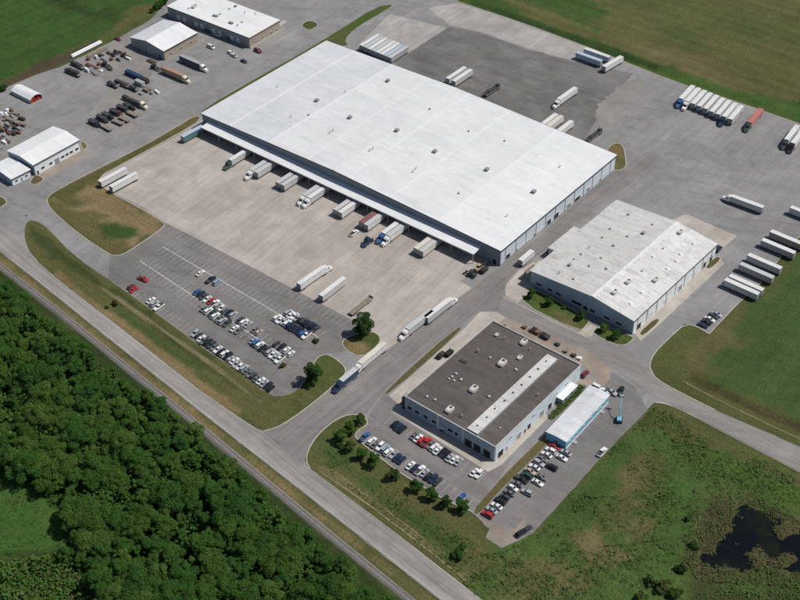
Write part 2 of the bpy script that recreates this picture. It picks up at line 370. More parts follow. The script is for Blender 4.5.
# ------------------------------------------------------------------ ground: zones read off the photo
LUSH = (.044, .086, .022); FARM = (.042, .088, .022); MID = (.075, .09, .030); OLIVE = (.098, .100, .038); DRY = (.19, .145, .072)
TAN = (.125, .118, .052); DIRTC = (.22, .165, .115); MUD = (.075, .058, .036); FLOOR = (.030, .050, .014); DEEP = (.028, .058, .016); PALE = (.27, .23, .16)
POND = GP([(700, 567), (703, 558), (716, 553), (722, 546), (730, 537), (730, 524), (738, 515), (752, 512), (763, 512), (776, 518), (786, 525), (796, 533), (812, 540), (840, 548), (850, 575), (812, 572), (795, 566), (780, 562), (760, 565), (735, 563), (715, 564)])
ZONES = [  # outline in photo pixels, colour, softness (m), edge wander (m)
    ([(-300, -300), (150, -300), (165, 0), (150, 12), (95, 40), (30, 68), (0, 82), (-300, 220)], FARM, 2, 3),
    ([(60, -10), (95, 8), (150, 22), (140, 28), (85, 16), (40, 0)], DEEP, 5, 8),
    ([(130, 8), (160, 0), (156, 12), (120, 32), (100, 40)], OLIVE, 3, 5),
    ([(-60, 104), (0, 82), (30, 68), (95, 40), (102, 45), (60, 64), (30, 78), (0, 92), (-60, 122)], MUD, 2, 3),
    ([(459, -30), (459, 0), (620, 58), (800, 122), (1100, 230), (1100, -300), (459, -300)], LUSH, 2, 2),
    ([(610, -60), (604, 10), (588, 26), (598, 40), (640, 58), (690, 74), (730, 94), (800, 103), (1100, 175), (1100, -300), (640, -300)], (.102, .102, .042), 5, 12),
    ([(640, 45), (700, 60), (735, 85), (700, 78), (650, 60)], (.135, .118, .056), 8, 14),
    ([(620, -20), (700, 0), (800, 20), (900, 40), (900, 70), (780, 45), (680, 25), (620, 10)], (.085, .098, .036), 12, 16),
    ([(650, 20), (690, 30), (700, 45), (660, 40)], (.065, .09, .03), 8, 12),
    ([(740, 20), (770, 30), (760, 50), (735, 40)], (.07, .09, .032), 8, 12),
    ([(720, 40), (790, 60), (800, 90), (750, 75)], OLIVE, 10, 14),
    ([(500, -5), (560, 10), (600, 30), (590, 40), (530, 20)], OLIVE, 5, 8),
    ([(470, 0), (540, 22), (620, 50), (700, 80), (800, 113), (800, 117), (700, 86), (620, 58), (540, 30)], DEEP, 1.5, 2),
    ([(660, 66), (740, 92), (800, 104), (800, 118), (740, 100), (650, 72)], (.055, .105, .025), 2, 3),
    # field at the right
    ([(685, 322), (650, 352), (650, 378), (720, 414), (800, 450), (1000, 540), (1000, 180), (800, 236)], (.078, .088, .031), 2, 3),
    ([(802, 250), (770, 288), (735, 320), (712, 345), (700, 362), (715, 384), (760, 400), (800, 418), (1000, 500), (1000, 190)], (.05, .09, .028), 4, 7),
    ([(740, 300), (715, 330), (700, 338), (690, 352), (686, 368), (695, 378), (712, 372), (706, 358), (718, 342), (742, 318)], (.10, .095, .042), 3, 5),
    ([(725, 334), (760, 338), (760, 344), (720, 342)], (.11, .1, .045), 4, 8),
    ([(690, 372), (720, 388), (800, 424), (860, 448), (860, 454), (800, 432), (720, 396), (688, 380)], (.055, .045, .022), 1.2, 2),
    # scrub at the lower right
    ([(655, 404), (800, 474), (1000, 580), (1000, 800), (500, 760), (470, 590), (430, 540), (533, 536)], (.062, .108, .028), 2, 3),
    ([(655, 404), (800, 474), (900, 520), (900, 535), (800, 488), (650, 430), (628, 432)], OLIVE, 3, 5),
    ([(668, 450), (720, 450), (800, 490), (860, 520), (860, 540), (800, 510), (730, 480), (680, 466)], (.062, .115, .024), 4, 6),
    ([(640, 450), (668, 448), (676, 480), (660, 500), (640, 520), (610, 530), (600, 510), (625, 480)], OLIVE, 5, 9),
    ([(612, 470), (640, 462), (650, 472), (648, 500), (630, 512), (612, 496)], (.135, .12, .055), 5, 12),
    ([(572, 536), (600, 540), (632, 556), (625, 568), (596, 552), (574, 548)], (.15, .128, .06), 3, 9),
    ([(660, 470), (690, 480), (700, 500), (690, 530), (670, 560), (655, 590), (640, 590), (655, 550), (665, 510)], (.052, .105, .026), 4, 8),
    ([(560, 510), (600, 470), (620, 440), (640, 425), (630, 450), (605, 490), (575, 525)], (.045, .09, .022), 4, 7),
    ([(500, 570), (540, 560), (580, 575), (560, 600), (510, 600)], (.115, .11, .045), 5, 9),
    ([(632, 520), (650, 515), (655, 530), (640, 545), (628, 540)], TAN, 3, 6),
    ([(700, 488), (730, 488), (770, 500), (800, 520), (860, 540), (860, 600), (800, 590), (740, 578), (700, 580), (690, 560), (700, 530), (712, 510)], (.085, .078, .036), 5, 8),
    ([(708, 500), (730, 500), (738, 516), (726, 540), (708, 550), (702, 530)], MUD, 3, 5),
    ([(770, 520), (800, 536), (800, 566), (780, 560), (775, 540)], MUD, 3, 4),
    ([(690, 580), (800, 590), (860, 600), (860, 640), (680, 640)], (.05, .06, .024), 4, 6),
    # verges of the front road
    ([(20, 215), (60, 235), (280, 395), (350, 360), (350, 380), (270, 432), (200, 392), (57, 282), (20, 245)], OLIVE, 1, 2),
    ([(30, 224), (60, 248), (125, 296), (200, 352), (262, 398), (258, 404), (200, 362), (120, 305), (60, 262), (28, 236)], (.048, .066, .022), 1.5, 3),
    ([(110, 300), (150, 330), (195, 372), (230, 396), (215, 394), (160, 348), (120, 320)], (.055, .085, .026), 2, 4),
    ([(58, 272), (120, 318), (200, 380), (244, 410), (238, 418), (200, 394), (110, 322), (52, 276)], (.20, .15, .075), 1.2, 2.5),
    ([(100, 285), (135, 309), (200, 354), (262, 401), (262, 404), (200, 357.5), (135, 313), (100, 288)], (.2, .17, .1), .5, .6),
    ([(306, 450), (340, 432), (356, 440), (400, 478), (445, 506), (480, 530), (500, 560), (470, 590), (310, 472)], OLIVE, 2, 3),
    ([(325, 440), (345, 445), (375, 480), (420, 510), (455, 540), (450, 552), (400, 520), (350, 478), (322, 455)], (.055, .092, .026), 3, 5),
    ([(312, 470), (322, 466), (350, 480), (400, 520), (470, 578), (468, 582), (400, 528), (345, 486)], TAN, 1.5, 3),
    ([(334, 470), (380, 502), (425, 540), (424, 543), (378, 506), (332, 474)], DRY, .8, 1.5),
    ([(-60, 198), (10, 258), (200, 412), (440, 600), (520, 662), (500, 672), (420, 606), (195, 425), (0, 268), (-60, 220)], OLIVE, 1, 2),
    ([(0, 258), (200, 417), (430, 600), (424, 600), (195, 420), (0, 262)], DRY, 1, 2.5),
    # the wood, its clearing
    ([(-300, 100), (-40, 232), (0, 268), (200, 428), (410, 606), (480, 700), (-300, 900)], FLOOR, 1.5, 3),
    ([(-60, 452), (0, 462), (22, 472), (46, 488), (62, 514), (66, 540), (42, 552), (0, 556), (-60, 566)], (.048, .110, .022), 2, 4),
]
FIELDS = [([(-300, -300), (150, -300), (160, 0), (95, 38), (0, 80), (-300, 210)], ((0, 85), (95, 42)), 8.0, .12), ([(480, -60), (480, 2), (620, 52), (800, 115), (1000, 180), (1000, -300), (480, -300)], ((620, 58), (800, 122)), 9.0, .13), ([(805, 248), (770, 288), (712, 345), (702, 365), (800, 420), (1000, 500), (1000, 190)], ((800, 245), (700, 345)), 7.0, .12)]
def albedo(x, y):
    col = np.empty(x.shape + (3,)); col[:] = MID
    wn = fbm(x, y, .06, 4) - .5; wn2 = fbm(x + 300, y, .22, 3) - .5
    for poly, c, soft, wander in ZONES:
        p = np.array(GP(poly)); pad = soft + wander * 2 + 2
        sel = (x > p[:, 0].min() - pad) & (x < p[:, 0].max() + pad) & (y > p[:, 1].min() - pad) & (y < p[:, 1].max() + pad)
        if not sel.any(): continue
        d = sdf(x[sel], y[sel], p) + (wn[sel] * 2.2 + wn2[sel] * 1.2) * wander
        t = np.clip(.5 - d / (2 * soft), 0, 1); t = (t * t * (3 - 2 * t))[:, None]
        col[sel] = col[sel] * (1 - t) + np.array(c) * t
    # mowing and drilling lines in the fields
    for poly, (a, b), per, amt in FIELDS:
        p = np.array(GP(poly)); ins = np.clip(-sdf(x, y, p) / 6, 0, 1); A_ = G(*a); B_ = G(*b); d = (B_ - A_).xy.normalized(); t = (x - A_.x) * -d.y + (y - A_.y) * d.x; u = x * d.x + y * d.y
        m = np.sin(6.283 * t / per + 2.5 * fbm(x, y, .02, 2)) * .5 + (vnoise(u * .012 + 9, t * .22) - .5) * 1.6
        col = col * (1 + (amt * ins * m)[..., None])
    # patchy colouring everywhere
    k = fbm(x, y, .035, 4); g = fbm(x + 90, y - 40, .3, 3)
    col = col * (.86 + .3 * k[..., None]) * (.85 + .3 * g[..., None])
    return col

PAVED = [(-120, 150), (0, 90), (30, 77), (62, 66), (95, 50), (118, 38), (150, 20), (165, 4), (190, -40), (400, -120), (459, 2), (520, 22), (585, 46), (620, 60), (675, 82), (740, 103), (800, 124), (900, 160), (960, 181), (960, 200), (880, 213),
         (800, 236), (778, 259), (767, 278), (744, 297), (709, 334), (698, 327), (685, 324), (670, 337), (655, 352), (650, 362), (650, 370), (655, 378), (675, 390), (715, 410), (800, 447), (900, 490), (1250, 640), (1250, 690), (900, 520), (800, 472), (735, 438), (690, 414), (668, 404),
         (655, 402), (648, 408), (608, 450), (570, 492), (533, 533), (518, 541), (502, 548), (486, 538), (490, 528), (476, 516), (470, 511), (445, 500), (425, 488), (400, 473), (375, 454), (354, 437), (358, 430), (366, 426), (368, 421), (362, 416), (350, 414),
         (335, 420), (318, 434), (308, 450), (305, 460), (309, 470), (467, 588), (820, 860), (785, 872), (440, 600), (199, 411), (10, 260), (-60, 203), (-260, 60), (-260, 40), (-120, 150)]
PW = GP(PAVED)

def height(x, y):
    h = -.12 + .10 * (fbm(x, y, .25, 3) - .5)
    d = sdf(x, y, PW)
    away = np.clip((d - 2) / 10, 0, 1)
    h = h + away * ((fbm(x, y, .03, 3) - .45) * 1.6 + (fbm(x, y, .3, 3) - .5) * .55)
    def groove(line, w, dep):
        dd = ldist(x, y, GP(line)); return -dep * np.exp(-(dd / w) ** 2)
    h = h + groove([(690, 376), (720, 392), (800, 428), (900, 470)], 1.8, 1.1)
    h = h - groove([(684, 386), (700, 394), (800, 446)], 1.5, .12)
    h = h + groove([(470, 4), (540, 28), (620, 56), (700, 86), (800, 117), (950, 165)], 2.0, 1.0)
    h = h + groove([(330, 462), (400, 513), (450, 552), (480, 585)], 2.5, .9)
    dm = sdf(x, y, GP([(-80, 120), (0, 86), (30, 72), (95, 43), (99, 46), (60, 63), (30, 76), (0, 90), (-80, 126)]))
    h = h + 1.5 * np.exp(-np.clip(dm, 0, None) ** 2 / 3) * (.5 + fbm(x, y, .25, 3)) * (dm < 6)
    pd = sdf(x, y, POND) + (fbm(x, y, .12, 4) - .5) * 9 + (fbm(x + 70, y, .4, 2) - .5) * 5 - 1.2
    for ix, iy, ir in ((776, 534, 5.5), (757, 550, 4.0), (790, 556, 4.0)):
        c = G(ix, iy); pd = pd + 9 * np.exp(-(((x - c.x) * .7) ** 2 + (y - c.y) ** 2) / ir ** 2) * (.35 + 1.1 * fbm(x, y, .35, 2))
    k = np.clip(.5 - pd / 6, 0, 1); k = k * k * (3 - 2 * k)
    h = h * (1 - k) - 1.4 * k
    h = np.where((d > 0) & (d < 12), np.minimum(h, -.03 + d * .02), h)
    return np.where(d < 1.0, np.minimum(h, -.06), h)

def axis(a, b, st, far):
    c = list(np.arange(a, b + st, st)); lo = []; hi = []; s = st * 2; v = a
    while v > a - far: v -= s; s *= 1.5; lo.append(v)
    s = st * 2; v = c[-1]
    while v < b + far: v += s; s *= 1.5; hi.append(v)
    return np.array(lo[::-1] + c + hi)
def grid_mesh(name, xs, ys, zf, mat):
    X, Y = np.meshgrid(xs, ys); x = X.ravel(); y = Y.ravel(); z = zf(x, y)
    nx, ny = len(xs), len(ys); i = (np.arange(ny - 1)[:, None] * nx + np.arange(nx - 1)[None]).ravel()
    me = bpy.data.meshes.new(name); q = np.stack([i, i + 1, i + nx + 1, i + nx], 1)
    me.vertices.add(len(x)); me.vertices.foreach_set('co', np.stack([x, y, z], 1).ravel())
    me.loops.add(q.size); me.loops.foreach_set('vertex_index', q.ravel()); me.polygons.add(len(q)); me.polygons.foreach_set('loop_start', np.arange(len(q)) * 4)
    me.polygons.foreach_set('use_smooth', [True] * len(q)); me.update(calc_edges=True); me.validate()
    set_alb(me, x, y); me.materials.append(mat); return me
def set_alb(me, x, y):
    a = me.color_attributes.new('albedo', 'FLOAT_COLOR', 'POINT'); c = np.ones((len(x), 4)); c[:, :3] = albedo(x, y); a.data.foreach_set('color', c.ravel())
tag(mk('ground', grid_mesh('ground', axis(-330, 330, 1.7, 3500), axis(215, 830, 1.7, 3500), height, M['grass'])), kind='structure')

# pond
def poly_mesh(name, pts, z, mat, mats=None):
    pts = [Vector((p[0], p[1])) for p in pts]; n = len(pts)
    v, e, f, *_ = delaunay_2d_cdt(pts, [(i, (i + 1) % n) for i in range(n)], [], 1, 1e-4)
    me = bpy.data.meshes.new(name); me.from_pydata([(q[0], q[1], z) for q in v], [], [tuple(t) for t in f]); me.update()
    bm = bmesh.new(); bm.from_mesh(me)
    for fc in bm.faces:
        if fc.normal.z < 0: fc.normal_flip()
    bm.to_mesh(me); bm.free(); me.materials.append(mat); return me
px = np.array(POND); pc = px.mean(0)
tag(mk('pond_water', poly_mesh('pond_water', [tuple(pc + (p - pc) * 1.35) for p in px], -.75, M['water'])), kind='structure')

def sheet(name, poly, z, mat, world=False):
    o = mk(name, poly_mesh(name, poly if world else GP(poly), z, M[mat])); return tag(o, kind='structure')
def smooth_poly(p, closed=True, n=3):
    """round the corners of a traced outline a little"""
    for _ in range(n if n < 3 else 2):
        q = []
        m = len(p)
        for i in range(m if closed else m - 1):
            a, b = p[i], p[(i + 1) % m]
            q += [(a[0] * .75 + b[0] * .25, a[1] * .75 + b[1] * .25), (a[0] * .25 + b[0] * .75, a[1] * .25 + b[1] * .75)]
        p = q if closed else [p[0]] + q + [p[-1]]
    return p
def ragged(p, amp=.5, step=2.5, seed=1):
    """world outline with a frayed edge"""
    r = random.Random(seed); q = []
    for i in range(len(p)):
        a = Vector(p[i - 1]); b = Vector(p[i]); L = (b - a).length; n = max(1, int(L / step))
        for k in range(n):
            t = a.lerp(b, k / n); q.append((t.x + r.uniform(-amp, amp), t.y + r.uniform(-amp, amp)))
    return q
sheet('yard_pavement', ragged(PW, .25, 3, 3), .0, 'asphalt', True)
sheet('pavement_dark', ragged(GP([(393, 63), (430, 40), (449, 27), (478, 32), (530, 50), (575, 62), (606, 66), (632, 74), (618, 92), (602, 112), (590, 128), (584, 146), (560, 140)]), .5, 4, 4), .025, 'asphalt_dark', True)
sheet('pavement_light', ragged(GP([(428, 8), (459, 3), (520, 23), (585, 47), (622, 62), (600, 66), (575, 61), (530, 49), (478, 31), (450, 26)]), .4, 4, 5), .03, 'concrete_pad', True)
sheet('gravel_edge', ragged(GP([(598, 104), (622, 84), (640, 76), (646, 82), (634, 98), (624, 116), (622, 138), (612, 142), (604, 132), (596, 120)]), 1.3, 2, 6), .03, 'gravel', True)
sheet('gravel_yard', ragged(GP([(96, 52), (118, 40), (132, 50), (140, 60), (156, 66), (150, 88), (142, 112), (136, 132), (112, 138), (88, 128), (92, 108), (110, 92), (100, 76), (70, 74), (66, 66)]), 1.5, 2.5, 8), .03, 'gravel', True)
sheet('gravel_heap_yard', ragged(GP([(-40, 128), (0, 108), (24, 110), (30, 124), (14, 150), (-10, 165), (-40, 175)]), 1.0, 2, 9), .03, 'gravel', True)
sheet('parking_lot', GP([(166, 223), (260, 272), (351, 320), (373, 331), (341, 342), (345, 351), (323, 354), (300, 389), (287, 396), (270, 396), (200, 346), (125, 291), (108, 280), (110, 255), (118, 256), (150, 238)]), .035, 'asphalt_lot', True)
sheet('access_road', [(28, 220), (47, 203), (54, 212), (82, 234), (112, 256), (112, 282), (75, 257), (46, 227)], .03, 'asphalt')
sheet('mid_road', GP([(262, 431), (276, 428), (300, 413), (345, 377), (383, 352), (430, 319), (472, 288), (486, 277), (545, 232), (606, 176), (622, 168), (650, 150), (662, 156), (632, 182), (600, 207), (560, 240), (521, 266), (506, 281), (503, 292), (508, 300), (500, 310), (480, 311), (457, 327), (404, 370), (384, 392), (367, 413), (350, 414), (335, 420), (318, 434), (308, 450), (303, 465)]), .045, 'road_lane', True)
sheet('diagonal_road', GP([(503, 296), (517, 304), (560, 325), (600, 344), (625, 348), (650, 366), (656, 378), (675, 390), (715, 410), (800, 447), (900, 490), (1250, 640), (1250, 690), (900, 520), (800, 472), (735, 438), (690, 414), (655, 398), (610, 366), (590, 352), (540, 330), (498, 313)]), .05, 'road_diag', True)
sheet('front_road', [(-260, 44), (-120, 148), (-60, 188), (0, 226), (24, 240), (32, 257), (57, 280), (125, 332), (200, 391), (215, 402), (258, 430), (307, 468), (467, 588), (820, 858), (783, 870), (440, 600), (199, 411), (10, 260), (-60, 203), (-260, 60)], .055, 'road_front')
sheet('dock_apron', [(203, 119), (490, 256), (488, 262), (478, 271), (460, 281), (472, 288), (430, 319), (384, 352), (379, 346), (381, 337), (372, 331), (351, 319.5), (260, 271.5), (166, 223), (140, 206), (104, 188), (95, 180), (130, 161), (180, 135)], .06, 'concrete_apron')
sheet('building_lot', [(384, 393), (398, 404), (394, 408), (390, 413), (440, 440), (488, 472), (500, 466), (512, 458), (498, 480), (474, 511), (466, 508), (445, 500), (425, 488), (400, 473), (375, 454), (354, 437), (358, 430), (366, 426), (368, 419), (372, 410)], .03, 'asphalt_lot')
sheet('side_lot', GP([(648, 410), (608, 450), (570, 492), (533, 533), (518, 540), (498, 528), (478, 517), (500, 491), (546, 446), (562, 428), (600, 390), (612, 372), (634, 386)]), .03, 'asphalt_lot', True)
sheet('dirt_patch', ragged(GP([(496, 314), (540, 331), (590, 352), (612, 367), (606, 388), (590, 372), (582, 366), (520, 334), (500, 326)]), .6, 2, 11), .058, 'dirt', True)
sheet('dirt_lot_end', ragged(GP([(480, 520), (497, 524), (514, 530), (522, 520), (530, 512), (520, 538), (502, 547), (487, 538), (492, 531)]), .6, 1.5, 12), .045, 'dirt', True)
sheet('dirt_bins', ragged(GP([(576, 384), (583, 374), (600, 382), (604, 388), (596, 392), (590, 388)]), .5, 1.5, 14), .062, 'dirt', True)
sheet('concrete_walk', [(389, 396), (463, 330), (480, 312), (497, 312), (506, 318), (494, 326), (403, 402), (399, 405)], .065, 'concrete')
sheet('front_walk', [(391, 411), (395, 406), (408, 404), (490, 448), (500, 452), (545, 413), (549, 417), (501, 465), (488, 472)], .068, 'concrete')
sheet('corner_concrete', [(506, 296), (506, 285), (520, 270), (534, 262), (545, 272), (530, 292), (518, 303)], .066, 'concrete')
sheet('back_apron', [(672, 220), (686, 214), (737, 236), (722, 249), (712, 246)], .05, 'concrete')
sheet('side_walk', [(634, 333), (641, 341), (662, 322), (724, 264), (719, 256), (712, 258)], .05, 'concrete')
sheet('drive_link', [(578, 333), (590, 324), (598, 328), (593, 335), (586, 338)], .09, 'concrete')
sheet('loading_pad', [(390, 14), (447, 28), (395, 61), (357, 46)], .04, 'concrete_pad')
sheet('dock_strip', [(575, 236), (612, 202), (620, 206), (584, 238)], .055, 'concrete_pad')
sheet('shed_forecourt', ragged(GP([(34, 172), (46, 168), (84, 147), (92, 152), (60, 172), (36, 184)]), .7, 2, 15), .03, 'dirt', True)
sheet('end_walk', [(248, 40), (284, 20), (287, 22), (252, 42)], .03, 'concrete')

# grass islands standing a kerb's height above the pavement
def kerb_line(pts, z=.16, wid=.35, closed=True, name='kerb'):
    mb = MB(); n = len(pts); P = [Vector((p[0], p[1])) for p in pts]
    L = []
    for i in range(n):
        a = P[i - 1] if (closed or i > 0) else P[i]; c = P[(i + 1) % n] if (closed or i < n - 1) else P[i]
        d = (c - a).normalized(); nn = Vector((-d.y, d.x)); L.append((P[i] - nn * wid / 2, P[i] + nn * wid / 2))
    for i in range(n if closed else n - 1):
        (a, b), (c, d) = L[i], L[(i + 1) % n]
        mb.hexa([(*a, -.1), (*c, -.1), (*d, -.1), (*b, -.1)], [(*a, z), (*c, z), (*d, z), (*b, z)])
    return tag(mb.build(name, M['kerb']), kind='structure')
def island(poly, z=.14, kerb=True, name='grass_island', smooth=1, step=1.6, relief=.0):
    p = GP(poly)
    if smooth: p = smooth_poly(p, True, smooth)
    q = []
    for i in range(len(p)):
        a = Vector(p[i - 1]); b = Vector(p[i]); n = max(1, int((b - a).length / 3))
        q += [tuple(a.lerp(b, k / n)) for k in range(n)]
    arr = np.array(q); x0, y0 = arr.min(0); x1, y1 = arr.max(0)
    X, Y = np.meshgrid(np.arange(x0, x1, step), np.arange(y0, y1, step)); X = X.ravel(); Y = Y.ravel()
    ins = sdf(X, Y, q) < -.5
    pts = [Vector(v) for v in q] + [Vector((a, b)) for a, b in zip(X[ins], Y[ins])]
    v, e, f, *_ = delaunay_2d_cdt(pts, [(i, (i + 1) % len(q)) for i in range(len(q))], [], 1, 1e-4)
    vv = np.array([tuple(a) for a in v]); d = -sdf(vv[:, 0], vv[:, 1], q)
    hz = z + np.clip(d, 0, 4) / 4 * (relief + .25 * (fbm(vv[:, 0], vv[:, 1], .3, 3) - .3))
    me = bpy.data.meshes.new(name); me.from_pydata([(a[0], a[1], h) for a, h in zip(vv, hz)], [], f); me.update()
    for pl in me.polygons: pl.use_smooth = True
    bm = bmesh.new(); bm.from_mesh(me)
    for fc in bm.faces:
        if fc.normal.z < 0: fc.normal_flip()
    bm.to_mesh(me); bm.free(); set_alb(me, vv[:, 0], vv[:, 1]); me.materials.append(M['grass'])
    o = tag(mk(name, me), kind='structure')
    if kerb: kerb_line(p)
    return o
CORNER = [(47, 203), (48, 197), (57, 190), (100, 168), (140, 148), (175, 128), (196, 115), (202, 119), (180, 133), (130, 160), (96, 178), (104, 189), (140, 208), (165, 223), (164, 227), (150, 237), (128, 252), (118, 256), (110, 255), (80, 235), (54, 213)]
ZONES += [([(46, 205), (56, 189), (130, 150), (200, 113), (204, 120), (130, 163), (98, 182), (168, 223), (115, 258)], (.115, .1, .043), .8, 1),
          ([(58, 198), (85, 180), (110, 195), (150, 220), (160, 228), (130, 245), (118, 236), (100, 214), (70, 206)], (.235, .18, .095), 3, 7),
          ([(98, 226), (116, 222), (140, 228), (140, 236), (122, 240), (104, 238)], (.038, .075, .02), 2, 3),
          ([(62, 200), (74, 196), (88, 200), (84, 205), (66, 206)], OLIVE, 3, 5), ([(90, 186), (104, 192), (140, 214), (162, 226), (150, 234), (120, 222), (96, 200)], (.2, .15, .08), 3, 6),
          ([(52, 196), (100, 170), (180, 128), (196, 118), (180, 132), (104, 176), (64, 200)], (.085, .085, .03), 1.5, 2.5),
          ([(608, 144), (626, 142), (630, 172), (614, 172)], (.17, .13, .06), 1, 2), ([(616, 156), (626, 158), (626, 171), (616, 171)], OLIVE, 2, 3),
          ([(340, 330), (385, 330), (382, 340), (360, 360), (340, 352)], (.07, .09, .028), .6, 1), ([(346, 342), (364, 344), (368, 350), (360, 358), (346, 350)], DRY, 1.5, 3),
          ([(300, 388), (306, 374), (318, 354), (338, 356), (350, 370), (310, 408), (280, 420)], (.072, .09, .028), 1.5, 3), ([(318, 370), (338, 378), (310, 402), (290, 408)], OLIVE, 3, 5),
          ([(515, 285), (600, 318), (640, 345), (600, 345), (515, 305)], (.066, .095, .026), .5, 1), ([(556, 314), (572, 318), (580, 330), (566, 328)], TAN, 2, 3),
          ([(380, 396), (462, 324), (466, 330), (390, 398)], (.11, .095, .045), .5, 1),
          ([(470, 516), (505, 472), (560, 422), (564, 428), (500, 494), (478, 518)], (.13, .11, .05), .6, 1.5),
          ([(545, 420), (580, 384), (588, 388), (554, 424)], (.075, .1, .03), .6, 1.5),
          ([(634, 334), (658, 316), (662, 324), (640, 336)], (.10, .08, .035), .5, 1), ([(702, 262), (722, 252), (726, 262), (708, 272)], (.09, .085, .035), .5, 1),
          ([(200, 108), (340, 28), (395, 2), (396, 8), (350, 48), (204, 116)], (.085, .1, .032), .5, 1), ([(340, 26), (378, 8), (384, 12), (352, 32)], (.07, .105, .025), 1.5, 2),
          ([(298, 18), (322, 18), (322, 33), (298, 33)], (.07, .082, .028), .5, 1), ([(20, 172), (40, 172), (46, 184), (30, 188)], (.12, .1, .05), .5, 1), ([(78, 138), (92, 142), (90, 152), (80, 150)], (.14, .12, .06), .5, 1),
          ([(-20, 194), (10, 194), (10, 210), (-20, 214)], (.1, .09, .04), .5, 1)]
island(CORNER)
island([(25, 226), (29, 220), (38, 222), (46, 227), (75, 257), (112, 282), (125, 291), (160, 316), (200, 346), (240, 373), (270, 396), (287, 396), (299, 389), (306, 378), (312, 366), (318, 357), (326, 354), (335, 358), (345, 367), (346, 373), (338, 382), (312, 404), (290, 420), (276, 428), (264, 431), (254, 427), (215, 401), (200, 390), (125, 331), (57, 279), (33, 257), (25, 241)], relief=-.05, name='grass_verge', kerb=False)
kerb_line(smooth_poly(GP([(299, 389), (306, 378), (312, 366), (318, 357), (326, 354), (335, 358), (345, 367), (346, 373), (338, 382), (312, 404), (290, 420), (276, 428), (264, 431)]), False, 1), closed=False)
kerb_line(smooth_poly(GP([(112, 282), (125, 291), (160, 316), (200, 346), (240, 373), (270, 396), (287, 396), (299, 389)]), False, 1), closed=False, z=.1, wid=.25)
island([(341, 342), (352, 335), (372, 331), (381, 337), (378, 346), (361, 358), (346, 350)])
island([(384, 392), (388, 395), (462, 330), (458, 326)], kerb=False, z=.1)
island([(519, 302), (529, 292), (534, 288), (590, 320), (587, 325), (579, 332)])
island([(592, 333), (598, 326), (635, 336), (630, 343), (622, 346), (608, 342)])
island([(639, 333), (656, 318), (660, 321), (643, 336)], kerb=False, z=.1)
island([(705, 267), (717, 256), (721, 259), (710, 269)], kerb=False, z=.1)
island([(606, 150), (614, 143), (623, 144), (626, 160), (626, 168), (617, 171), (612, 168)], z=.1)
island([(200, 111), (262, 75), (300, 54), (338, 31), (376, 7), (394, 4), (386, 10), (355, 28), (344, 40), (349, 46), (330, 45), (300, 60), (262, 82), (206, 114)], z=.1, kerb=False)
island([(300, 25), (310, 20), (320, 25), (309, 31)], z=.1)
island([(473, 511), (478, 516), (500, 490), (546, 446), (560, 428), (556, 424), (540, 440), (505, 474), (486, 496)], z=.1, kerb=False)
island([(547, 418), (553, 421), (586, 388), (580, 384), (572, 391)], z=.12, kerb=False)
island([(29, 183), (35, 174), (44, 178), (42, 182), (34, 185)], z=.1); island([(80, 141), (86, 143), (88, 148), (82, 150)], z=.1)
island([(-20, 205), (-4, 195), (6, 199), (7, 205), (-14, 212)], z=.1)
def kpx(p, **k): return kerb_line(smooth_poly(GP(p), False, 1), closed=False, **k)
kpx([(310, 469), (306, 461), (308, 450), (318, 434), (335, 420), (350, 414), (362, 416), (368, 421), (366, 426), (358, 430), (354, 437), (375, 454), (400, 473), (425, 488), (445, 500), (470, 511)], z=.13)
kpx([(709, 334), (698, 327), (685, 324), (670, 337), (655, 352), (650, 362), (650, 370), (655, 378), (675, 390), (715, 410)], z=.12)
kpx([(800, 236), (778, 259), (767, 278), (744, 297), (709, 334)], z=.1, wid=.3)
kpx([(459, 2), (520, 22), (585, 46), (620, 60), (675, 82), (740, 103), (800, 124), (900, 160)], z=.08, wid=.4)
kpx([(503, 296), (517, 304), (560, 325), (584, 336)], z=.13); kpx([(506, 296), (506, 285), (520, 270)], z=.12)
kpx([(655, 402), (668, 404), (690, 414), (735, 438), (800, 472)], z=.05, wid=.5)

# road and lot markings
def strokes(name, segs, wid=.14, z=.075, mat='paint_line', parent=None):
    mb = MB()
    for a, b in segs:
        a = Vector(a[:2]); b = Vector(b[:2]); d = (b - a).normalized(); n = Vector((-d.y, d.x)) * wid / 2
        mb.face([(*(a - n), z), (*(b - n), z), (*(b + n), z), (*(a + n), z)])
    o = mb.build(name, M[mat])
    if parent: o.parent = parent
    else: tag(o, kind='structure')
    return o
def stalls(p0, p1, head, depth=5.2, side=0, pitch=2.7):
    """stall lines along p0-p1; side 0 both, +1 / -1 one side"""
    a = G(*p0).xy; b = G(*p1).xy; n = int((b - a).length / pitch); d = Vector((math.cos(head), math.sin(head))); out = []
    for i in range(n + 1):
        p = a.lerp(b, i / n)
        out.append((p - d * depth * (side <= 0), p + d * depth * (side >= 0)))
    return out
lot = bpy.data.objects['parking_lot']
SP2 = ((140, 261), (287, 358)); SP3 = ((163, 247), (318, 337))
segs = stalls(*SP2, DIR_B) + stalls(*SP3, DIR_B) + stalls((168, 225), (349, 320), DIR_B, side=-1) + stalls((127, 291), (268, 394), DIR_B, side=1)
strokes('painted_line', segs, .13, .062, parent=lot)
strokes('painted_line', [(G(*SP2[0]), G(*SP2[1])), (G(*SP3[0]), G(*SP3[1]))], .5, .066, parent=lot)
lot2 = bpy.data.objects['building_lot']
strokes('painted_line', stalls((392, 417), (486, 473), DIR_B, side=-1) + stalls((357, 440), (466, 507), DIR_B, side=1), .13, .062, parent=lot2)
lot3 = bpy.data.objects['side_lot']
strokes('painted_line', stalls((481, 512), (548, 444), DIR_A, side=1), .1, .062, parent=lot3)
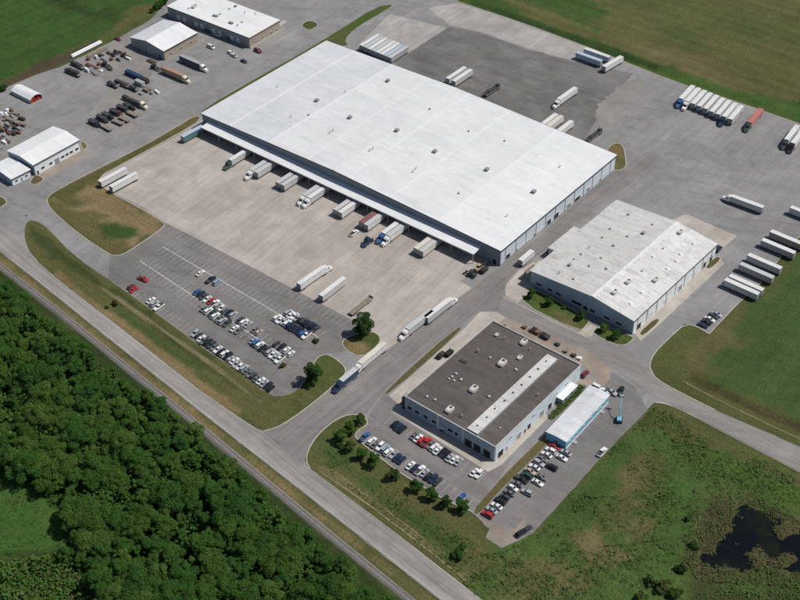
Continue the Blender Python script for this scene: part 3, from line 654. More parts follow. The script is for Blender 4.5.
# lane lines on the front road: a worn centre line and edge lines
def along(line, off, dash=None):
    P = [G(*p).xy for p in line]; out = []
    for a, b in zip(P[:-1], P[1:]):
        d = (b - a).normalized(); n = Vector((-d.y, d.x)) * off; L = (b - a).length
        if dash:
            t = 0
            while t + dash[0] < L: out.append((a + d * t + n, a + d * (t + dash[0]) + n)); t += dash[1]
        else: out.append((a + n, b + n))
    return out
strokes('painted_line', along([(33, 254), (57, 277), (125, 329.5), (200, 388.5), (256, 427)], -.9) + along([(309, 466), (400, 534), (467, 586)], -.9) + along([(10, 260), (199, 411), (440, 600)], .9), .28, .064, 'paint_line', bpy.data.objects['front_road'])
FC = [(-60, 196), (20, 249), (128, 335), (200, 401), (448, 592), (530, 655)]
strokes('painted_line', along([(16, 247), (200, 400), (448, 591)], .0, (3, 12)), .12, .064, 'paint_line', bpy.data.objects['front_road'])
strokes('painted_line', along([(275, 420), (300, 398), (340, 366)], -4.6) + along([(395, 350), (470, 293), (482, 283)], 1.0), .12, .056, 'paint_yellow', bpy.data.objects['mid_road'])
strokes('painted_line', along([(520, 313), (600, 352), (640, 372), (690, 402), (800, 459), (880, 498)], .0), .12, .06, 'paint_yellow', bpy.data.objects['diagonal_road'])
strokes('painted_line', along([(740, 245), (760, 256)], 0) + [(G(706 + i * 4.2, 329 - i * 3.9), G(706 + i * 4.2 + 8, 329 - i * 3.9 + 4.2)) for i in range(0)] + [(G(x, y), G(x + 20, y + 10)) for x, y in ((757, 248), (753, 252), (734, 273))], .14, .05, 'paint_line', bpy.data.objects['yard_pavement'])

# railway beside the front road
RC = [(-260, 65), (-80, 205), (0, 266), (82, 331), (140, 379), (200, 427), (277, 492), (360, 560), (413, 603), (480, 658), (760, 880)]
rw = [G(*p).xy for p in smooth_poly(RC, False, 2)]
def strip(name, P, off0, off1, z0, z1, mat, parent=None, zb=-.3):
    mb = MB(); L = []
    for i in range(len(P)):
        a = P[max(i - 1, 0)]; c = P[min(i + 1, len(P) - 1)]; d = (c - a).normalized(); n = Vector((-d.y, d.x)); L.append((P[i] + n * off0, P[i] + n * off1, P[i] + n * (off0 - z0), P[i] + n * (off1 + z0)))
    for q, r in zip(L[:-1], L[1:]):
        mb.hexa([(*q[2], zb), (*r[2], zb), (*r[3], zb), (*q[3], zb)], [(*q[0], z1), (*r[0], z1), (*r[1], z1), (*q[1], z1)])
    o = mb.build(name, mat); o.parent = parent; return o
bal = tag(strip('railway', rw, -1.35, 1.35, .6, .35, M['ballast']), kind='structure')
for s in (-.75, .75): strip('rail', rw, s - .06, s + .06, 0, .62, M['steel'], bal, .5)
mb = MB(); acc = 0
for a, b in zip(rw[:-1], rw[1:]):
    L = (b - a).length; d = (b - a).normalized(); n = Vector((-d.y, d.x)); t = (-acc) % .65
    while t < L:
        p = a + d * t; q = [p - d * .12 - n * 1.3, p + d * .12 - n * 1.3, p + d * .12 + n * 1.3, p - d * .12 + n * 1.3]
        mb.hexa([(*v, .3) for v in q], [(*v, .5) for v in q]); t += .65
    acc += L
tag(mb.build('sleepers', M['tie'], bal), kind='stuff')

# narrow worn track beside the ditch of the right-hand field, laid on the ground
def ground_track(name, line, wid, mat, jitter=.5, seed=2):
    r = random.Random(seed); P = []
    pts = [G(*p).xy for p in smooth_poly(line, False, 2)]
    for a, b in zip(pts[:-1], pts[1:]):
        n = max(1, int((b - a).length / 1.5)); P += [a.lerp(b, k / n) for k in range(n)]
    L = []
    for i in range(len(P)):
        d = (P[min(i + 1, len(P) - 1)] - P[max(i - 1, 0)]).normalized(); n = Vector((-d.y, d.x)); w_ = wid / 2 * r.uniform(.55, 1.25); o_ = n * r.uniform(-jitter, jitter) * .4
        L.append((P[i] + o_ - n * w_, P[i] + o_ + n * w_))
    f = np.array([[*a] for q in L for a in q]); z = height(f[:, 0], f[:, 1]) + .12
    me = bpy.data.meshes.new(name); me.from_pydata([(a[0], a[1], h) for a, h in zip(f, z)], [], [(2 * i, 2 * i + 2, 2 * i + 3, 2 * i + 1) for i in range(len(L) - 1)]); me.update()
    bm = bmesh.new(); bm.from_mesh(me)
    for fc in bm.faces:
        if fc.normal.z < 0: fc.normal_flip()
    bm.to_mesh(me); bm.free(); me.materials.append(M[mat]); return tag(mk(name, me), kind='structure')
ground_track('dirt_track', [(683, 381), (700, 391), (752, 417), (800, 439), (860, 465), (1000, 528)], .8, 'dry_track', .3)
ground_track('dirt_track', [(318, 470), (358, 497), (400, 528), (470, 583)], .8, 'dry_track', .3, 3)
ground_track('dirt_track', [(330, 468), (378, 503), (428, 541)], .5, 'dry_track', .3, 5)
# ------------------------------------------------------------------ buildings
class Bld:
    """a building in its own frame: local x along DIR_A, local y along DIR_B, centre on the ground"""
    def __init__(s, name, label, c, ang, lx, ly, eave, cat='building', group=None):
        s.e = empty(name, (c[0], c[1], 0), rad(ang)); tag(s.e, label, cat, group)
        s.c = Vector(c); s.a = rad(ang); s.lx, s.ly, s.h = lx, ly, eave
        s.u = Vector((math.cos(s.a), math.sin(s.a))); s.v = Vector((-s.u.y, s.u.x))
    def loc(s, px, py, z):
        d = G(px, py, z).xy - s.c; return d.dot(s.u), d.dot(s.v)
    def part(s, name, mb, mats, parent=None, smooth=False): return mb.build(name, mats, parent or s.e, smooth=smooth)
    def walls(s, zt, mats, base=None):
        """four walls; zt(x) gives the wall top along x (gable ends follow it)"""
        X, Y = s.lx / 2, s.ly / 2; t = .35
        xs = sorted({-X, X, *[k for k in getattr(s, 'knots', []) if -X < k < X]})
        for sy, m in ((-1, mats[0]), (1, mats[2])):
            mb = MB(); y0, y1 = (sy * Y, sy * (Y - t)); y0, y1 = min(y0, y1), max(y0, y1)
            for a, b in zip(xs[:-1], xs[1:]):
                mb.hexa([(a, y0, -.3), (b, y0, -.3), (b, y1, -.3), (a, y1, -.3)], [(a, y0, zt(a)), (b, y0, zt(b)), (b, y1, zt(b)), (a, y1, zt(a))])
            s.part('wall', mb, M[m])
        for sx, m in ((1, mats[1]), (-1, mats[3])):
            x0, x1 = sorted((sx * X, sx * (X - t)))
            mb = MB().box(x0, x1, -Y + t, Y - t, -.3, zt(sx * X)); s.part('wall', mb, M[m])
    def opening(s, side, pos, w, z0, z1, kind='window', frame='trim_white', pane='glass', depth=.09):
        """window or door on side S (-y), E (+x), W (-x), N (+y): a frame with a pane or leaf set inside it"""
        X, Y = s.lx / 2, s.ly / 2
        def P(a, d, z):
            return {'S': (a, -Y - d, z), 'N': (-a, Y + d, z), 'E': (X + d, a, z), 'W': (-X - d, -a, z)}[side]
        f = .14; mb = MB()
        def bar(a0, a1, q0, q1, d): mb.hexa([P(a0, d, q0), P(a1, d, q0), P(a1, -.02, q0), P(a0, -.02, q0)], [P(a0, d, q1), P(a1, d, q1), P(a1, -.02, q1), P(a0, -.02, q1)])
        bar(pos - w / 2, pos - w / 2 + f, z0, z1, depth); bar(pos + w / 2 - f, pos + w / 2, z0, z1, depth)
        bar(pos - w / 2 + f, pos + w / 2 - f, z1 - f, z1, depth)
        if kind == 'window': bar(pos - w / 2 + f, pos + w / 2 - f, z0, z0 + f, depth)
        o = s.part(kind, mb, M[frame])
        m2 = MB(); zb = z0 + f if kind == 'window' else z0
        m2.hexa([P(pos - w / 2 + f, .035, zb), P(pos + w / 2 - f, .035, zb), P(pos + w / 2 - f, -.02, zb), P(pos - w / 2 + f, -.02, zb)], [P(pos - w / 2 + f, .035, z1 - f), P(pos + w / 2 - f, .035, z1 - f), P(pos + w / 2 - f, -.02, z1 - f), P(pos - w / 2 + f, -.02, z1 - f)])
        s.part('pane' if kind == 'window' else 'door_leaf', m2, M[pane], o); return o
    def slab(s, name, x0, x1, y0, y1, zf, mat, th=.18, lift=0.0, parent=None):
        mb = MB(); z = lambda x: zf(x) + lift
        mb.hexa([(x0, y0, z(x0)), (x1, y0, z(x1)), (x1, y1, z(x1)), (x0, y1, z(x0))], [(x0, y0, z(x0) + th), (x1, y0, z(x1) + th), (x1, y1, z(x1) + th), (x0, y1, z(x0) + th)])
        return s.part(name, mb, M[mat], parent)
    def vent(s, x, y, z, k=0, sz=1.0):
        """roof fittings: 0 curb vent with dark throat, 1 mushroom vent, 2 packaged air unit, 3 skylight hump, 4 pipe stack"""
        mb = MB()
        if k == 0:
            mb.box(x - .75 * sz, x + .75 * sz, y - .75 * sz, y + .75 * sz, z - .3, z + .55 * sz, 0); mb.box(x - .6 * sz, x + .6 * sz, y - .6 * sz, y + .6 * sz, z + .55 * sz, z + .95 * sz, 1); mb.box(x - .8 * sz, x + .8 * sz, y - .8 * sz, y + .8 * sz, z + .95 * sz, z + 1.05 * sz, 2)
            return s.part('roof_vent', mb, [M['galv'], M['trim_dark'], M['galv']])
        if k == 1:
            mb.tube((x, y, z - .3), (x, y, z + .5 * sz), .4 * sz, n=10); mb.tube((x, y, z + .5 * sz), (x, y, z + .75 * sz), .75 * sz, .65 * sz, 10); mb.tube((x, y, z + .75 * sz), (x, y, z + 1.0 * sz), .65 * sz, .2 * sz, 10)
            return s.part('roof_vent', mb, M['vent_grey'])
        if k == 2:
            mb.box(x - 1.1 * sz, x + 1.1 * sz, y - 1.5 * sz, y + 1.5 * sz, z - .3, z + .25, 1); mb.box(x - 1.1 * sz, x + 1.1 * sz, y - 1.5 * sz, y + 1.5 * sz, z + .25, z + 1.5 * sz, 0)
            o = s.part('air_unit', mb, [M['unit'], M['galv']])
            s.part('fan', MB().tube((x, y + .6 * sz, z + 1.5 * sz), (x, y + .6 * sz, z + 1.62 * sz), .6 * sz, n=12), M['machine_dark'], o)
            s.part('hood', MB().hexa([(x - 1.0 * sz, y - 1.5 * sz, z + .7), (x + 1.0 * sz, y - 1.5 * sz, z + .7), (x + 1.0 * sz, y - 2.2 * sz, z + .7), (x - 1.0 * sz, y - 2.2 * sz, z + .7)], [(x - 1.0 * sz, y - 1.51 * sz, z + 1.4 * sz), (x + 1.0 * sz, y - 1.51 * sz, z + 1.4 * sz), (x + 1.0 * sz, y - 1.9 * sz, z + 1.2 * sz), (x - 1.0 * sz, y - 1.9 * sz, z + 1.2 * sz)]), M['unit'], o)
            return o
        if k == 3:
            mb.hexa([(x - .9, y - .9, z - .2), (x + .9, y - .9, z - .2), (x + .9, y + .9, z - .2), (x - .9, y + .9, z - .2)], [(x - .55, y - .55, z + .55), (x + .55, y - .55, z + .55), (x + .55, y + .55, z + .55), (x - .55, y + .55, z + .55)])
            return s.part('skylight', mb, M['trim_white'])
        mb.tube((x, y, z - .3), (x, y, z + 1.3 * sz), .22 * sz, n=8); mb.tube((x, y, z + 1.3 * sz), (x, y, z + 1.5 * sz), .4 * sz, .3 * sz, 8)
        return s.part('vent_pipe', mb, M['galv'])

R_ = random.Random(5)
def gable(s, rise, ridge_x):
    X = s.lx / 2; s.knots = [ridge_x]
    def zt(x): return s.h + rise * ((x + X) / (ridge_x + X) if x <= ridge_x else (X - x) / (X - ridge_x))
    return zt

# ---- the big distribution warehouse
B = Bld('distribution_warehouse', 'huge white low-gabled distribution warehouse with a canopied truck dock', (3.1, 554.4), -39.49, 190.0, 97.6, 9.0)
WH = B
zt = gable(B, 2.3, -4.0)
B.walls(zt, ('dock_wall_shaded', 'wall_pale', 'wall_grey', 'wall_grey'))
X, Y = 95.0, 48.8
edges = [-X - .5] + [B.loc(px, py, 10.5)[0] for px, py in ((234, 121), (274, 138), (313, 155), (353, 174), (394, 194), (442, 216))] + [B.loc(490, 242, 9.4)[0]]
edges = edges + [X + .5]
k2 = sorted(set(edges + [-4.0]))
for i, (a, b) in enumerate(zip(k2[:-1], k2[1:])):
    m = 'roof_main_grey' if b < -40 else ('roof_main' if b < 84 else 'roof_white')  # eave bay at the right whiter: its stronger sunlight is put into the colour
    for y0, y1 in ((-Y - .5, -16.4), (-16.4, 16.2), (16.2, Y + .5)):      # three sheets up each bay
        B.slab('roof_panel', a + .01, b - .01, y0 + .01, y1 - .01, zt, m, .2)
for a in edges[1:-1]:
    B.slab('roof_seam', a - .1, a + .75, -Y - .4, Y + .4, zt, 'roof_seam', .1, .2)
B.slab('ridge_cap', -4.45, -3.55, -Y - .4, Y + .4, lambda x: zt(-4.0), 'roof_main', .1, .2)
for y in (-30, 33): B.slab('roof_lap', -X, -4.6, y, y + .35, zt, 'roof_seam', .03, .2); B.slab('roof_lap', -3.4, X, y, y + .35, zt, 'roof_seam', .03, .2)
mb = MB().box(X + .5, X + .72, -Y - .5, Y + .5, 8.72, 9.22); B.part('gutter', mb, M['trim_dark'])
for sx in (-1, 1):      # verge trim of the gable ends, following the slope
    for a, b in ((-X - .5, -4.0), (-4.0, X + .5)):
        y0, y1 = sorted((sx * (Y + .5), sx * (Y + .68)))
        B.part('verge_trim', MB().hexa([(a, y0, zt(a) - .25), (b, y0, zt(b) - .25), (b, y1, zt(b) - .25), (a, y1, zt(a) - .25)], [(a, y0, zt(a) + .22), (b, y0, zt(b) + .22), (b, y1, zt(b) + .22), (a, y1, zt(a) + .22)]), M['trim_dark'])
for px, py in ((277, 85), (317, 100), (350, 118), (397, 132), (388, 81), (291, 116), (330, 133), (333, 131), (370, 152), (373, 150), (413, 172), (416, 169), (435, 152), (487, 169), (534, 190), (459, 192), (507, 214), (469, 131), (345, 92), (309, 114), (430, 110), (505, 140), (560, 165)):
    x, y = B.loc(px, py, 11); strong = (px, py) in ((317, 100), (350, 118), (397, 132), (388, 81), (435, 152), (487, 169), (534, 190))
    B.vent(x, y, zt(x) + .2, 0 if strong else R_.choice([1, 4, 4]), 1.25 if strong else .9)
# dock: canopy, doors with seals, bumpers, end screen
cx0, cx1 = -90.0, 84.5
mb = MB().hexa([(cx0, -Y - 6.2, 5.3), (cx1, -Y - 6.2, 5.3), (cx1, -Y, 6.1), (cx0, -Y, 6.1)], [(cx0, -Y - 6.2, 5.6), (cx1, -Y - 6.2, 5.6), (cx1, -Y, 6.4), (cx0, -Y, 6.4)])
can = B.part('dock_canopy', mb, M['roof_white'])
B.part('fascia', MB().box(cx0 - .05, cx1 + .05, -Y - 6.32, -Y - 6.2, 5.0, 5.65), M['wall_grey'], can)
for k in range(29):
    x = cx0 + .2 + (cx1 - cx0 - .4) * k / 28
    B.part('bracket', MB().hexa([(x - .12, -Y - 6.0, 5.05), (x + .12, -Y - 6.0, 5.05), (x + .12, -Y, 5.4), (x - .12, -Y, 5.4)], [(x - .12, -Y - 6.0, 5.28), (x + .12, -Y - 6.0, 5.28), (x + .12, -Y, 6.08), (x - .12, -Y, 6.08)]), M['galv'], can)
    if k % 2 == 0: B.part('canopy_post', MB().box(x - .13, x + .13, -Y - 6.15, -Y - 5.9, 0, 5.3), M['galv'], can)
for y in range(1, 12):
    x = cx0 + (cx1 - cx0) * y / 12
    B.part('panel_joint', MB().hexa([(x - .1, -Y - 6.15, 5.61), (x + .1, -Y - 6.15, 5.61), (x + .1, -Y, 6.41), (x - .1, -Y, 6.41)], [(x - .1, -Y - 6.15, 5.66), (x + .1, -Y - 6.15, 5.66), (x + .1, -Y, 6.46), (x - .1, -Y, 6.46)]), M['roof_seam'], can)
DOCK_X = [-86 + 3.95 * k for k in range(43)]
for i, x in enumerate(DOCK_X):
    mb = MB(); yy = -Y
    for a, b, z0, z1 in ((x - 1.75, x - 1.3, 1.2, 4.5), (x + 1.3, x + 1.75, 1.2, 4.5), (x - 1.75, x + 1.75, 4.5, 5.1)): mb.box(a, b, yy - .45, yy + .05, z0, z1)
    o = B.part('dock_door', mb, M['rubber'])
    B.part('door_leaf', MB().box(x - 1.3, x + 1.3, yy - .06, yy + .05, 1.2, 4.5), M['door_white' if i % 5 else 'door_grey'], o)
    for q in (-1.1, 1.1): B.part('bumper', MB().box(x + q - .2, x + q + .2, yy - .3, yy, .7, 1.15), M['rubber'], o)
B.opening('S', 92.0, 2.6, 0, 3.0, 'door', 'trim_white', 'shadow_void'); B.opening('S', -92.4, 2.2, 0, 2.8, 'door', 'trim_white', 'door_grey')
for px, py, w_, h_, knd, pn in ((507.5, 257, 3.4, 3.6, 'door', 'shadow_void'), (516, 250, 1.6, 2.6, 'door', 'door_grey'), (534, 235, 1.3, 2.6, 'door', 'shadow_void'), (549, 223, 3.4, 3.6, 'door', 'shadow_void'), (556, 217, 4.2, 3.8, 'door', 'shadow_void'), (568, 206, 3.6, 3.4, 'door', 'door_grey'), (577, 199, 5.0, 3.0, 'door', 'shadow_void'), (588, 190, 3.2, 3.2, 'door', 'door_grey'), (541, 230, 5.5, 2.6, 'door', 'door_white'), (525, 243, 4.5, 2.4, 'door', 'door_white'), (600, 180, 2.2, 2.6, 'door', 'door_grey')):
    y = B.loc(px, py, 1.5)[1]; B.opening('E', y, w_, 0, h_, knd, 'trim_white', pn)
for k in range(12):     # downpipes along the lit side
    y = -Y + 4 + k * 8.1; B.part('downpipe', MB().box(X + .02, X + .2, y - .1, y + .1, 0, 8.7), M['galv'])
B.part('wall_base', MB().box(X + .01, X + .1, -Y + .4, Y - .4, -.2, .9), M['wall_grey'])

# ---- dark flat-roofed factory in the foreground
B = Bld('flat_roofed_factory', 'blue-grey factory with dark flat roof and a pale raised strip across it', (36.9, 373.2), -40.0, 44.2, 58.4, 7.6)
FA = B; zt = lambda x: B.h
B.walls(lambda x: 7.9, ('wall_bluegrey_shade', 'wall_pale', 'wall_grey', 'wall_grey'))
X, Y = 22.1, 29.2
for x0, x1 in ((-X + .36, 5.0), (10.3, X - .36)):
    n = 3
    for k in range(n): B.slab('roof_panel', x0 + .01, x1 - .01, -Y + .36 + (2 * Y - .72) * k / n + .01, -Y + .36 + (2 * Y - .72) * (k + 1) / n - .01, lambda x: 7.3, 'roof_dark', .25)
B.slab('roof_panel', 5.0, 10.3, -Y + .36, Y - .36, lambda x: 7.3, 'roof_dark', .22)
for a in ((-X - .12, X + .12, -Y - .12, -Y + .32), (-X - .12, X + .12, Y - .32, Y + .12), (-X - .12, -X + .32, -Y + .33, Y - .33), (X - .32, X + .12, -Y + .33, Y - .33)):
    B.part('parapet_cap', MB().box(*a, 7.9, 8.05), M['vent_grey'])
mx0, my0 = B.loc(467.5, 428.5, 8.6); mx1, _ = B.loc(479, 432, 8.6); _, my1 = B.loc(551, 356, 8.6)
xm = (mx0 + mx1) / 2
mon = B.part('roof_monitor', MB().box(xm - 2.5, xm + 2.5, my0, my1, 7.4, 8.7, 0, 1), [M['wall_grey'], M['roof_grey']])
for k in range(9):
    y = my0 + (my1 - my0) * (k + .6) / 9.3; B.part('vent_cap', MB().tube((xm + R_.uniform(-.5, .5), y, 8.65), (xm + R_.uniform(-.3, .3), y, 9.15), .32, .28, 8), M['machine_dark'], mon)
for k in range(6): B.part('panel_joint', MB().box(xm - 2.5, xm + 2.5, my0 + (my1 - my0) * (k + 1) / 7 - .06, my0 + (my1 - my0) * (k + 1) / 7 + .06, 8.7, 8.74), M['trim_white'], mon)
for px, py, k, z in ((524, 342, 2, .95), (502.5, 363, 2, 1.1), (474, 389, 2, 1.05), (450, 409.5, 2, 1.0), (520, 357, 2, .7), (497, 334, 2, .55), (452, 376, 1, .8), (456, 373, 1, .8), (461, 379, 1, .9), (454, 380, 1, .8), (449, 378, 1, .7), (490, 357, 1, .8), (516, 369, 1, .9), (478, 351, 4, 1.2), (489, 396, 1, .9), (427, 396, 1, .8), (435, 399, 1, .8), (462, 416, 4, 1), (500, 427, 1, .6), (538, 395, 4, 1), (530, 349, 4, .8), (505, 338, 4, .9)):
    x, y = B.loc(px, py, 8.2); B.vent(x, y, 7.55, k, z)
x, y = B.loc(463, 361, 7.8); B.part('roof_hatch', MB().box(x - 1.6, x + 1.6, y - .7, y + .7, 7.5, 8.0), M['machine_dark'])
# front elevation: windows in two bands, entrance, three truck doors
for i, a in enumerate((-19.6, -15.8, -11.6, -7.4)): B.opening('S', a, 2.6, 2.0, 3.9); B.opening('S', a + .4, 1.8, 5.0, 6.0)
B.opening('S', -3.4, 2.4, 0, 2.9, 'door', 'trim_white', 'glass'); B.opening('S', .6, 2.8, 2.2, 4.2); B.opening('S', 3.6, 2.0, 2.2, 4.2)
B.part('pilaster', MB().box(-5.6, -5.1, -Y - .25, -Y - .01, 0, 7.88), M['trim_white']); B.part('pilaster', MB().box(6.6, 7.0, -Y - .25, -Y - .01, 0, 7.88), M['trim_white'])
B.part('downpipe', MB().box(X - .4, X - .15, -Y - .2, -Y - .02, 0, 7.8), M['trim_white'])
for a in (9.4, 13.6, 18.2): B.opening('S', a, 3.2, 0, 3.6, 'door', 'trim_dark', 'shadow_void')
B.part('entrance_canopy', MB().box(-5.0, -1.8, -Y - 1.6, -Y - .01, 3.1, 3.35), M['wall_pale'])
for px, py, wd, h_, pn in ((503, 455, 3.6, 3.6, 'shadow_void'), (509, 449, 1.6, 2.6, 'door_grey'), (521, 437, 3.0, 3.4, 'door_grey'), (527, 431, 1.4, 2.4, 'shadow_void'), (531, 427, 2.4, 3.0, 'shadow_void'), (544, 415, 3.0, 3.4, 'door_grey'), (552, 407, 2.6, 3.2, 'shadow_void')):
    B.opening('E', B.loc(px, py, 1.6)[1], wd, 0, h_, 'door', 'trim_white', pn)
for px, py in ((514, 440), (537, 418), (560, 396), (570, 386)): B.opening('E', B.loc(px, py, 5)[1], 2.2, 4.6, 5.8)
x, y = B.loc(403, 401, 7); B.part('corner_box', MB().box(-X - 1.6, -X - .01, -Y + .2, -Y + 3.5, -.2, 6.2), M['machine_dark'])

# ---- white gabled factory at the right
B = Bld('gabled_factory', 'pale grey gabled factory with many roof vents beside the right-hand trailer lot', (100.4, 451.6), -41.06, 53.2, 68.4, 7.8)
GF = B; rx = B.loc(593.5, 296, 10.2)[0]; zt = gable(B, 2.4, rx)
B.walls(zt, ('wall_bluegrey_shade', 'wall_white', 'wall_pale', 'wall_grey'))
X, Y = 26.6, 34.2
for k in range(5):
    y0, y1 = -Y - .4 + (2 * Y + .8) * k / 5, -Y - .4 + (2 * Y + .8) * (k + 1) / 5
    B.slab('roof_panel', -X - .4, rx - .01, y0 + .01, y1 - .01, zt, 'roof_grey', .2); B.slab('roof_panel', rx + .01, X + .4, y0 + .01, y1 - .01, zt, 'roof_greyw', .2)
B.slab('ridge_cap', rx - .7, rx + .7, -Y - .45, Y + .45, lambda x: zt(rx) - .03, 'roof_seam', .12, .2)
B.part('gutter', MB().box(X + .4, X + .6, -Y - .4, Y + .4, 7.5, 8.0), M['trim_dark'])
for a, b in ((-X - .4, rx), (rx, X + .4)):
    B.part('verge_trim', MB().hexa([(a, -Y - .6, zt(a) - .2), (b, -Y - .6, zt(b) - .2), (b, -Y - .41, zt(b) - .2), (a, -Y - .41, zt(a) - .2)], [(a, -Y - .6, zt(a) + .22), (b, -Y - .6, zt(b) + .22), (b, -Y - .41, zt(b) + .22), (a, -Y - .41, zt(a) + .22)]), M['trim_white'])
for cx, cy in ((415, 70), (345, 125), (410, 158), (315, 158), (358, 193), (265, 198), (235, 222), (310, 240), (265, 270), (190, 265), (208, 240), (330, 285), (150, 295), (205, 320), (505, 115), (470, 150)):
    x, y = B.loc(520 + cx / 3.81, 195 + cy / 3.81, 9.5); B.vent(x, y, zt(x) + .2, R_.choice([0, 1, 1, 4]), R_.uniform(.7, 1.05))
for cx, cy in ((610, 150), (660, 185), (545, 210), (610, 225), (595, 250), (560, 280), (505, 240), (465, 295), (517, 325), (412, 338), (463, 370), (360, 378), (420, 412)):
    x, y = B.loc(520 + cx / 3.81, 195 + cy / 3.81, 9); B.vent(x, y, zt(x) + .2, R_.choice([3, 3, 2, 1]), R_.uniform(.6, .85))
# lower annex and dock on the street side
x0, _ = B.loc(560, 240, 5); ya = B.loc(553, 250, 5)[1]; yb = B.loc(578, 229, 5)[1]
B.part('annex', MB().box(-X - 5.5, -X - .02, ya, yb, -.2, 5.0), M['wall_pale']); B.part('annex_roof', MB().box(-X - 5.8, -X - .42, ya - .3, yb + .3, 5.0, 5.25), M['roof_grey'])
yc = B.loc(540, 262, 3)[1]; B.part('loading_ramp', MB().box(-X - 6, -X - .02, yc - 4, yc + 3, -.2, 1.2), M['kerb'])
yd = B.loc(536, 267, 3)[1]; B.part('side_canopy', MB().box(-X - 4.5, -X - .02, -Y + 1, -Y + 8, 4.0, 4.2), M['wood']); B.part('canopy_post', MB().box(-X - 4.4, -X - 4.2, -Y + 1.2, -Y + 1.4, 0, 4.0), M['wood']); B.part('canopy_post', MB().box(-X - 4.4, -X - 4.2, -Y + 7.6, -Y + 7.8, 0, 4.0), M['wood'])
for a in (-22, -16, -11.5): B.opening('S', a, 3.2, 1.4, 3.0)
B.opening('S', -2.0, 5.6, 1.2, 3.2); B.opening('S', 2.6, 2.6, 0, 3.0, 'door', 'trim_white', 'glass'); B.opening('S', 6.2, 3.0, 1.2, 3.0); B.opening('S', 13.5, 3.4, 1.4, 3.0); B.opening('S', 19.5, 3.4, 1.4, 3.0)
B.part('wall_base', MB().box(-X + .1, X - .1, -Y - .06, -Y - .01, -.2, 1.0), M['wall_grey'])
for a, wd, pn in ((-29.5, 3.2, 'shadow_void'), (-20, 3.4, 'door_white'), (-8, 3.4, 'door_white'), (4, 3.4, 'door_grey'), (16, 3.4, 'door_white'), (25, 2.6, 'shadow_void'), (30.5, 2.6, 'shadow_void')): B.opening('E', a, wd, 0, 3.4, 'door', 'trim_white', pn)
for k in range(9): B.part('downpipe', MB().box(X + .02, X + .2, -Y + 3 + k * 7.7, -Y + 3.2 + k * 7.7, 0, 7.5), M['galv'])

# ---- long blue modular building
B = Bld('modular_office', 'long low blue modular building with white roof beside the side car park', (68.9, 357.7), -38.2, 9.0, 32.0, 4.2)
zt = gable(B, .35, 0.0); B.walls(zt, ('wall_teal', 'wall_teal', 'wall_teal', 'wall_teal'))
for k in range(4):
    for x0, x1 in ((-4.75, -.01), (.01, 4.75)): B.slab('roof_panel', x0, x1, -16.3 + 32.6 * k / 4 + .01, -16.3 + 32.6 * (k + 1) / 4 - .01, zt, 'roof_module', .16)
for k in range(6): B.opening('E', -13.5 + k * 5.2, 1.9, 1.3, 2.8)
B.opening('E', -10.8, 1.2, 0, 2.6, 'door', 'trim_white', 'door_grey'); B.opening('E', 9.8, 1.2, 0, 2.6, 'door', 'trim_white', 'door_grey'); B.opening('S', 0, 1.8, 1.1, 2.3)
B.part('skirting', MB().box(4.51, 4.6, -15.9, 15.9, -.1, .6), M['trim_white']); B.part('steps', MB().box(4.61, 6.2, -11.6, -10.0, 0, .45), M['galv']); B.part('steps', MB().box(4.61, 6.2, 9.0, 10.6, 0, .45), M['galv'])

# ---- buildings at the upper left
def shed(name, label, c, ang, lx, ly, h, rise, roofl, roofr, walls, np_=3):
    B = Bld(name, label, c, ang, lx, ly, h); zt = gable(B, rise, 0.0); B.walls(zt, walls); X, Y = lx / 2, ly / 2
    for k in range(np_):
        y0, y1 = -Y - .4 + (ly + .8) * k / np_, -Y - .4 + (ly + .8) * (k + 1) / np_
        B.slab('roof_panel', -X - .4, -.01, y0 + .01, y1 - .01, zt, roofl, .2); B.slab('roof_panel', .01, X + .4, y0 + .01, y1 - .01, zt, roofr, .2)
    B.part('ridge_cap', MB().box(-.35, .35, -Y - .4, Y + .4, h + rise + .12, h + rise + .3), M['roof_seam'])
    B.part('gutter', MB().box(X + .4, X + .56, -Y - .4, Y + .4, h - .3, h + .12), M['trim_dark'])
    return B
B = shed('workshop_building', 'white workshop building with windowed side wall near the left road junction', (-179.2, 553.0), -40.0, 20.4, 28.8, 6.4, 1.3, 'roof_white', 'roof_white', ('wall_bluegrey_shade', 'wall_white', 'wall_grey', 'wall_grey'))
for a in (-9.5, -4.5, 3.0, 5.8, 8.6, 12.2): B.opening('E', a, 2.2, 1.4, 3.0)
B.opening('E', -12.8, 1.3, 0, 2.4, 'door', 'trim_white', 'shadow_void'); B.opening('E', -.6, 3.2, 0, 3.4, 'door', 'trim_white', 'door_grey'); B.opening('S', -6, 2.4, 1.2, 2.6); B.opening('S', 6.5, 2.4, 1.2, 2.6); B.opening('S', 0, 1.4, 0, 2.5, 'door', 'trim_white', 'door_grey')
B = shed('small_office', 'small white flat-gabled office next to the workshop at the left edge', (-192.6, 536.6), -43.0, 17.0, 11.0, 4.0, .6, 'roof_white', 'roof_white', ('wall_bluegrey_shade', 'wall_white', 'wall_grey', 'wall_grey'), 2)
B.opening('E', -3.0, 1.8, 1.1, 2.4); B.opening('E', 2.8, 1.8, 1.1, 2.4); B.opening('E', 0, 1.2, 0, 2.3, 'door', 'trim_white', 'door_grey'); B.opening('S', 3, 2.2, 1.1, 2.4); B.opening('S', -3, 2.2, 1.1, 2.4)
B = shed('tan_gable_shed', 'gabled shed with white roof, tan side wall and shaded end wall', (-133.5, 668.4), -38.0, 27.0, 26.4, 6.0, 2.2, 'roof_main_grey', 'roof_white', ('wall_grey', 'wall_tan', 'wall_grey', 'wall_grey'))  # shade on the end wall and left slope put into their greyer colours
for a in (-9, -3): B.opening('S', a, 4.0, 0, 4.2, 'door', 'trim_dark', 'door_grey')
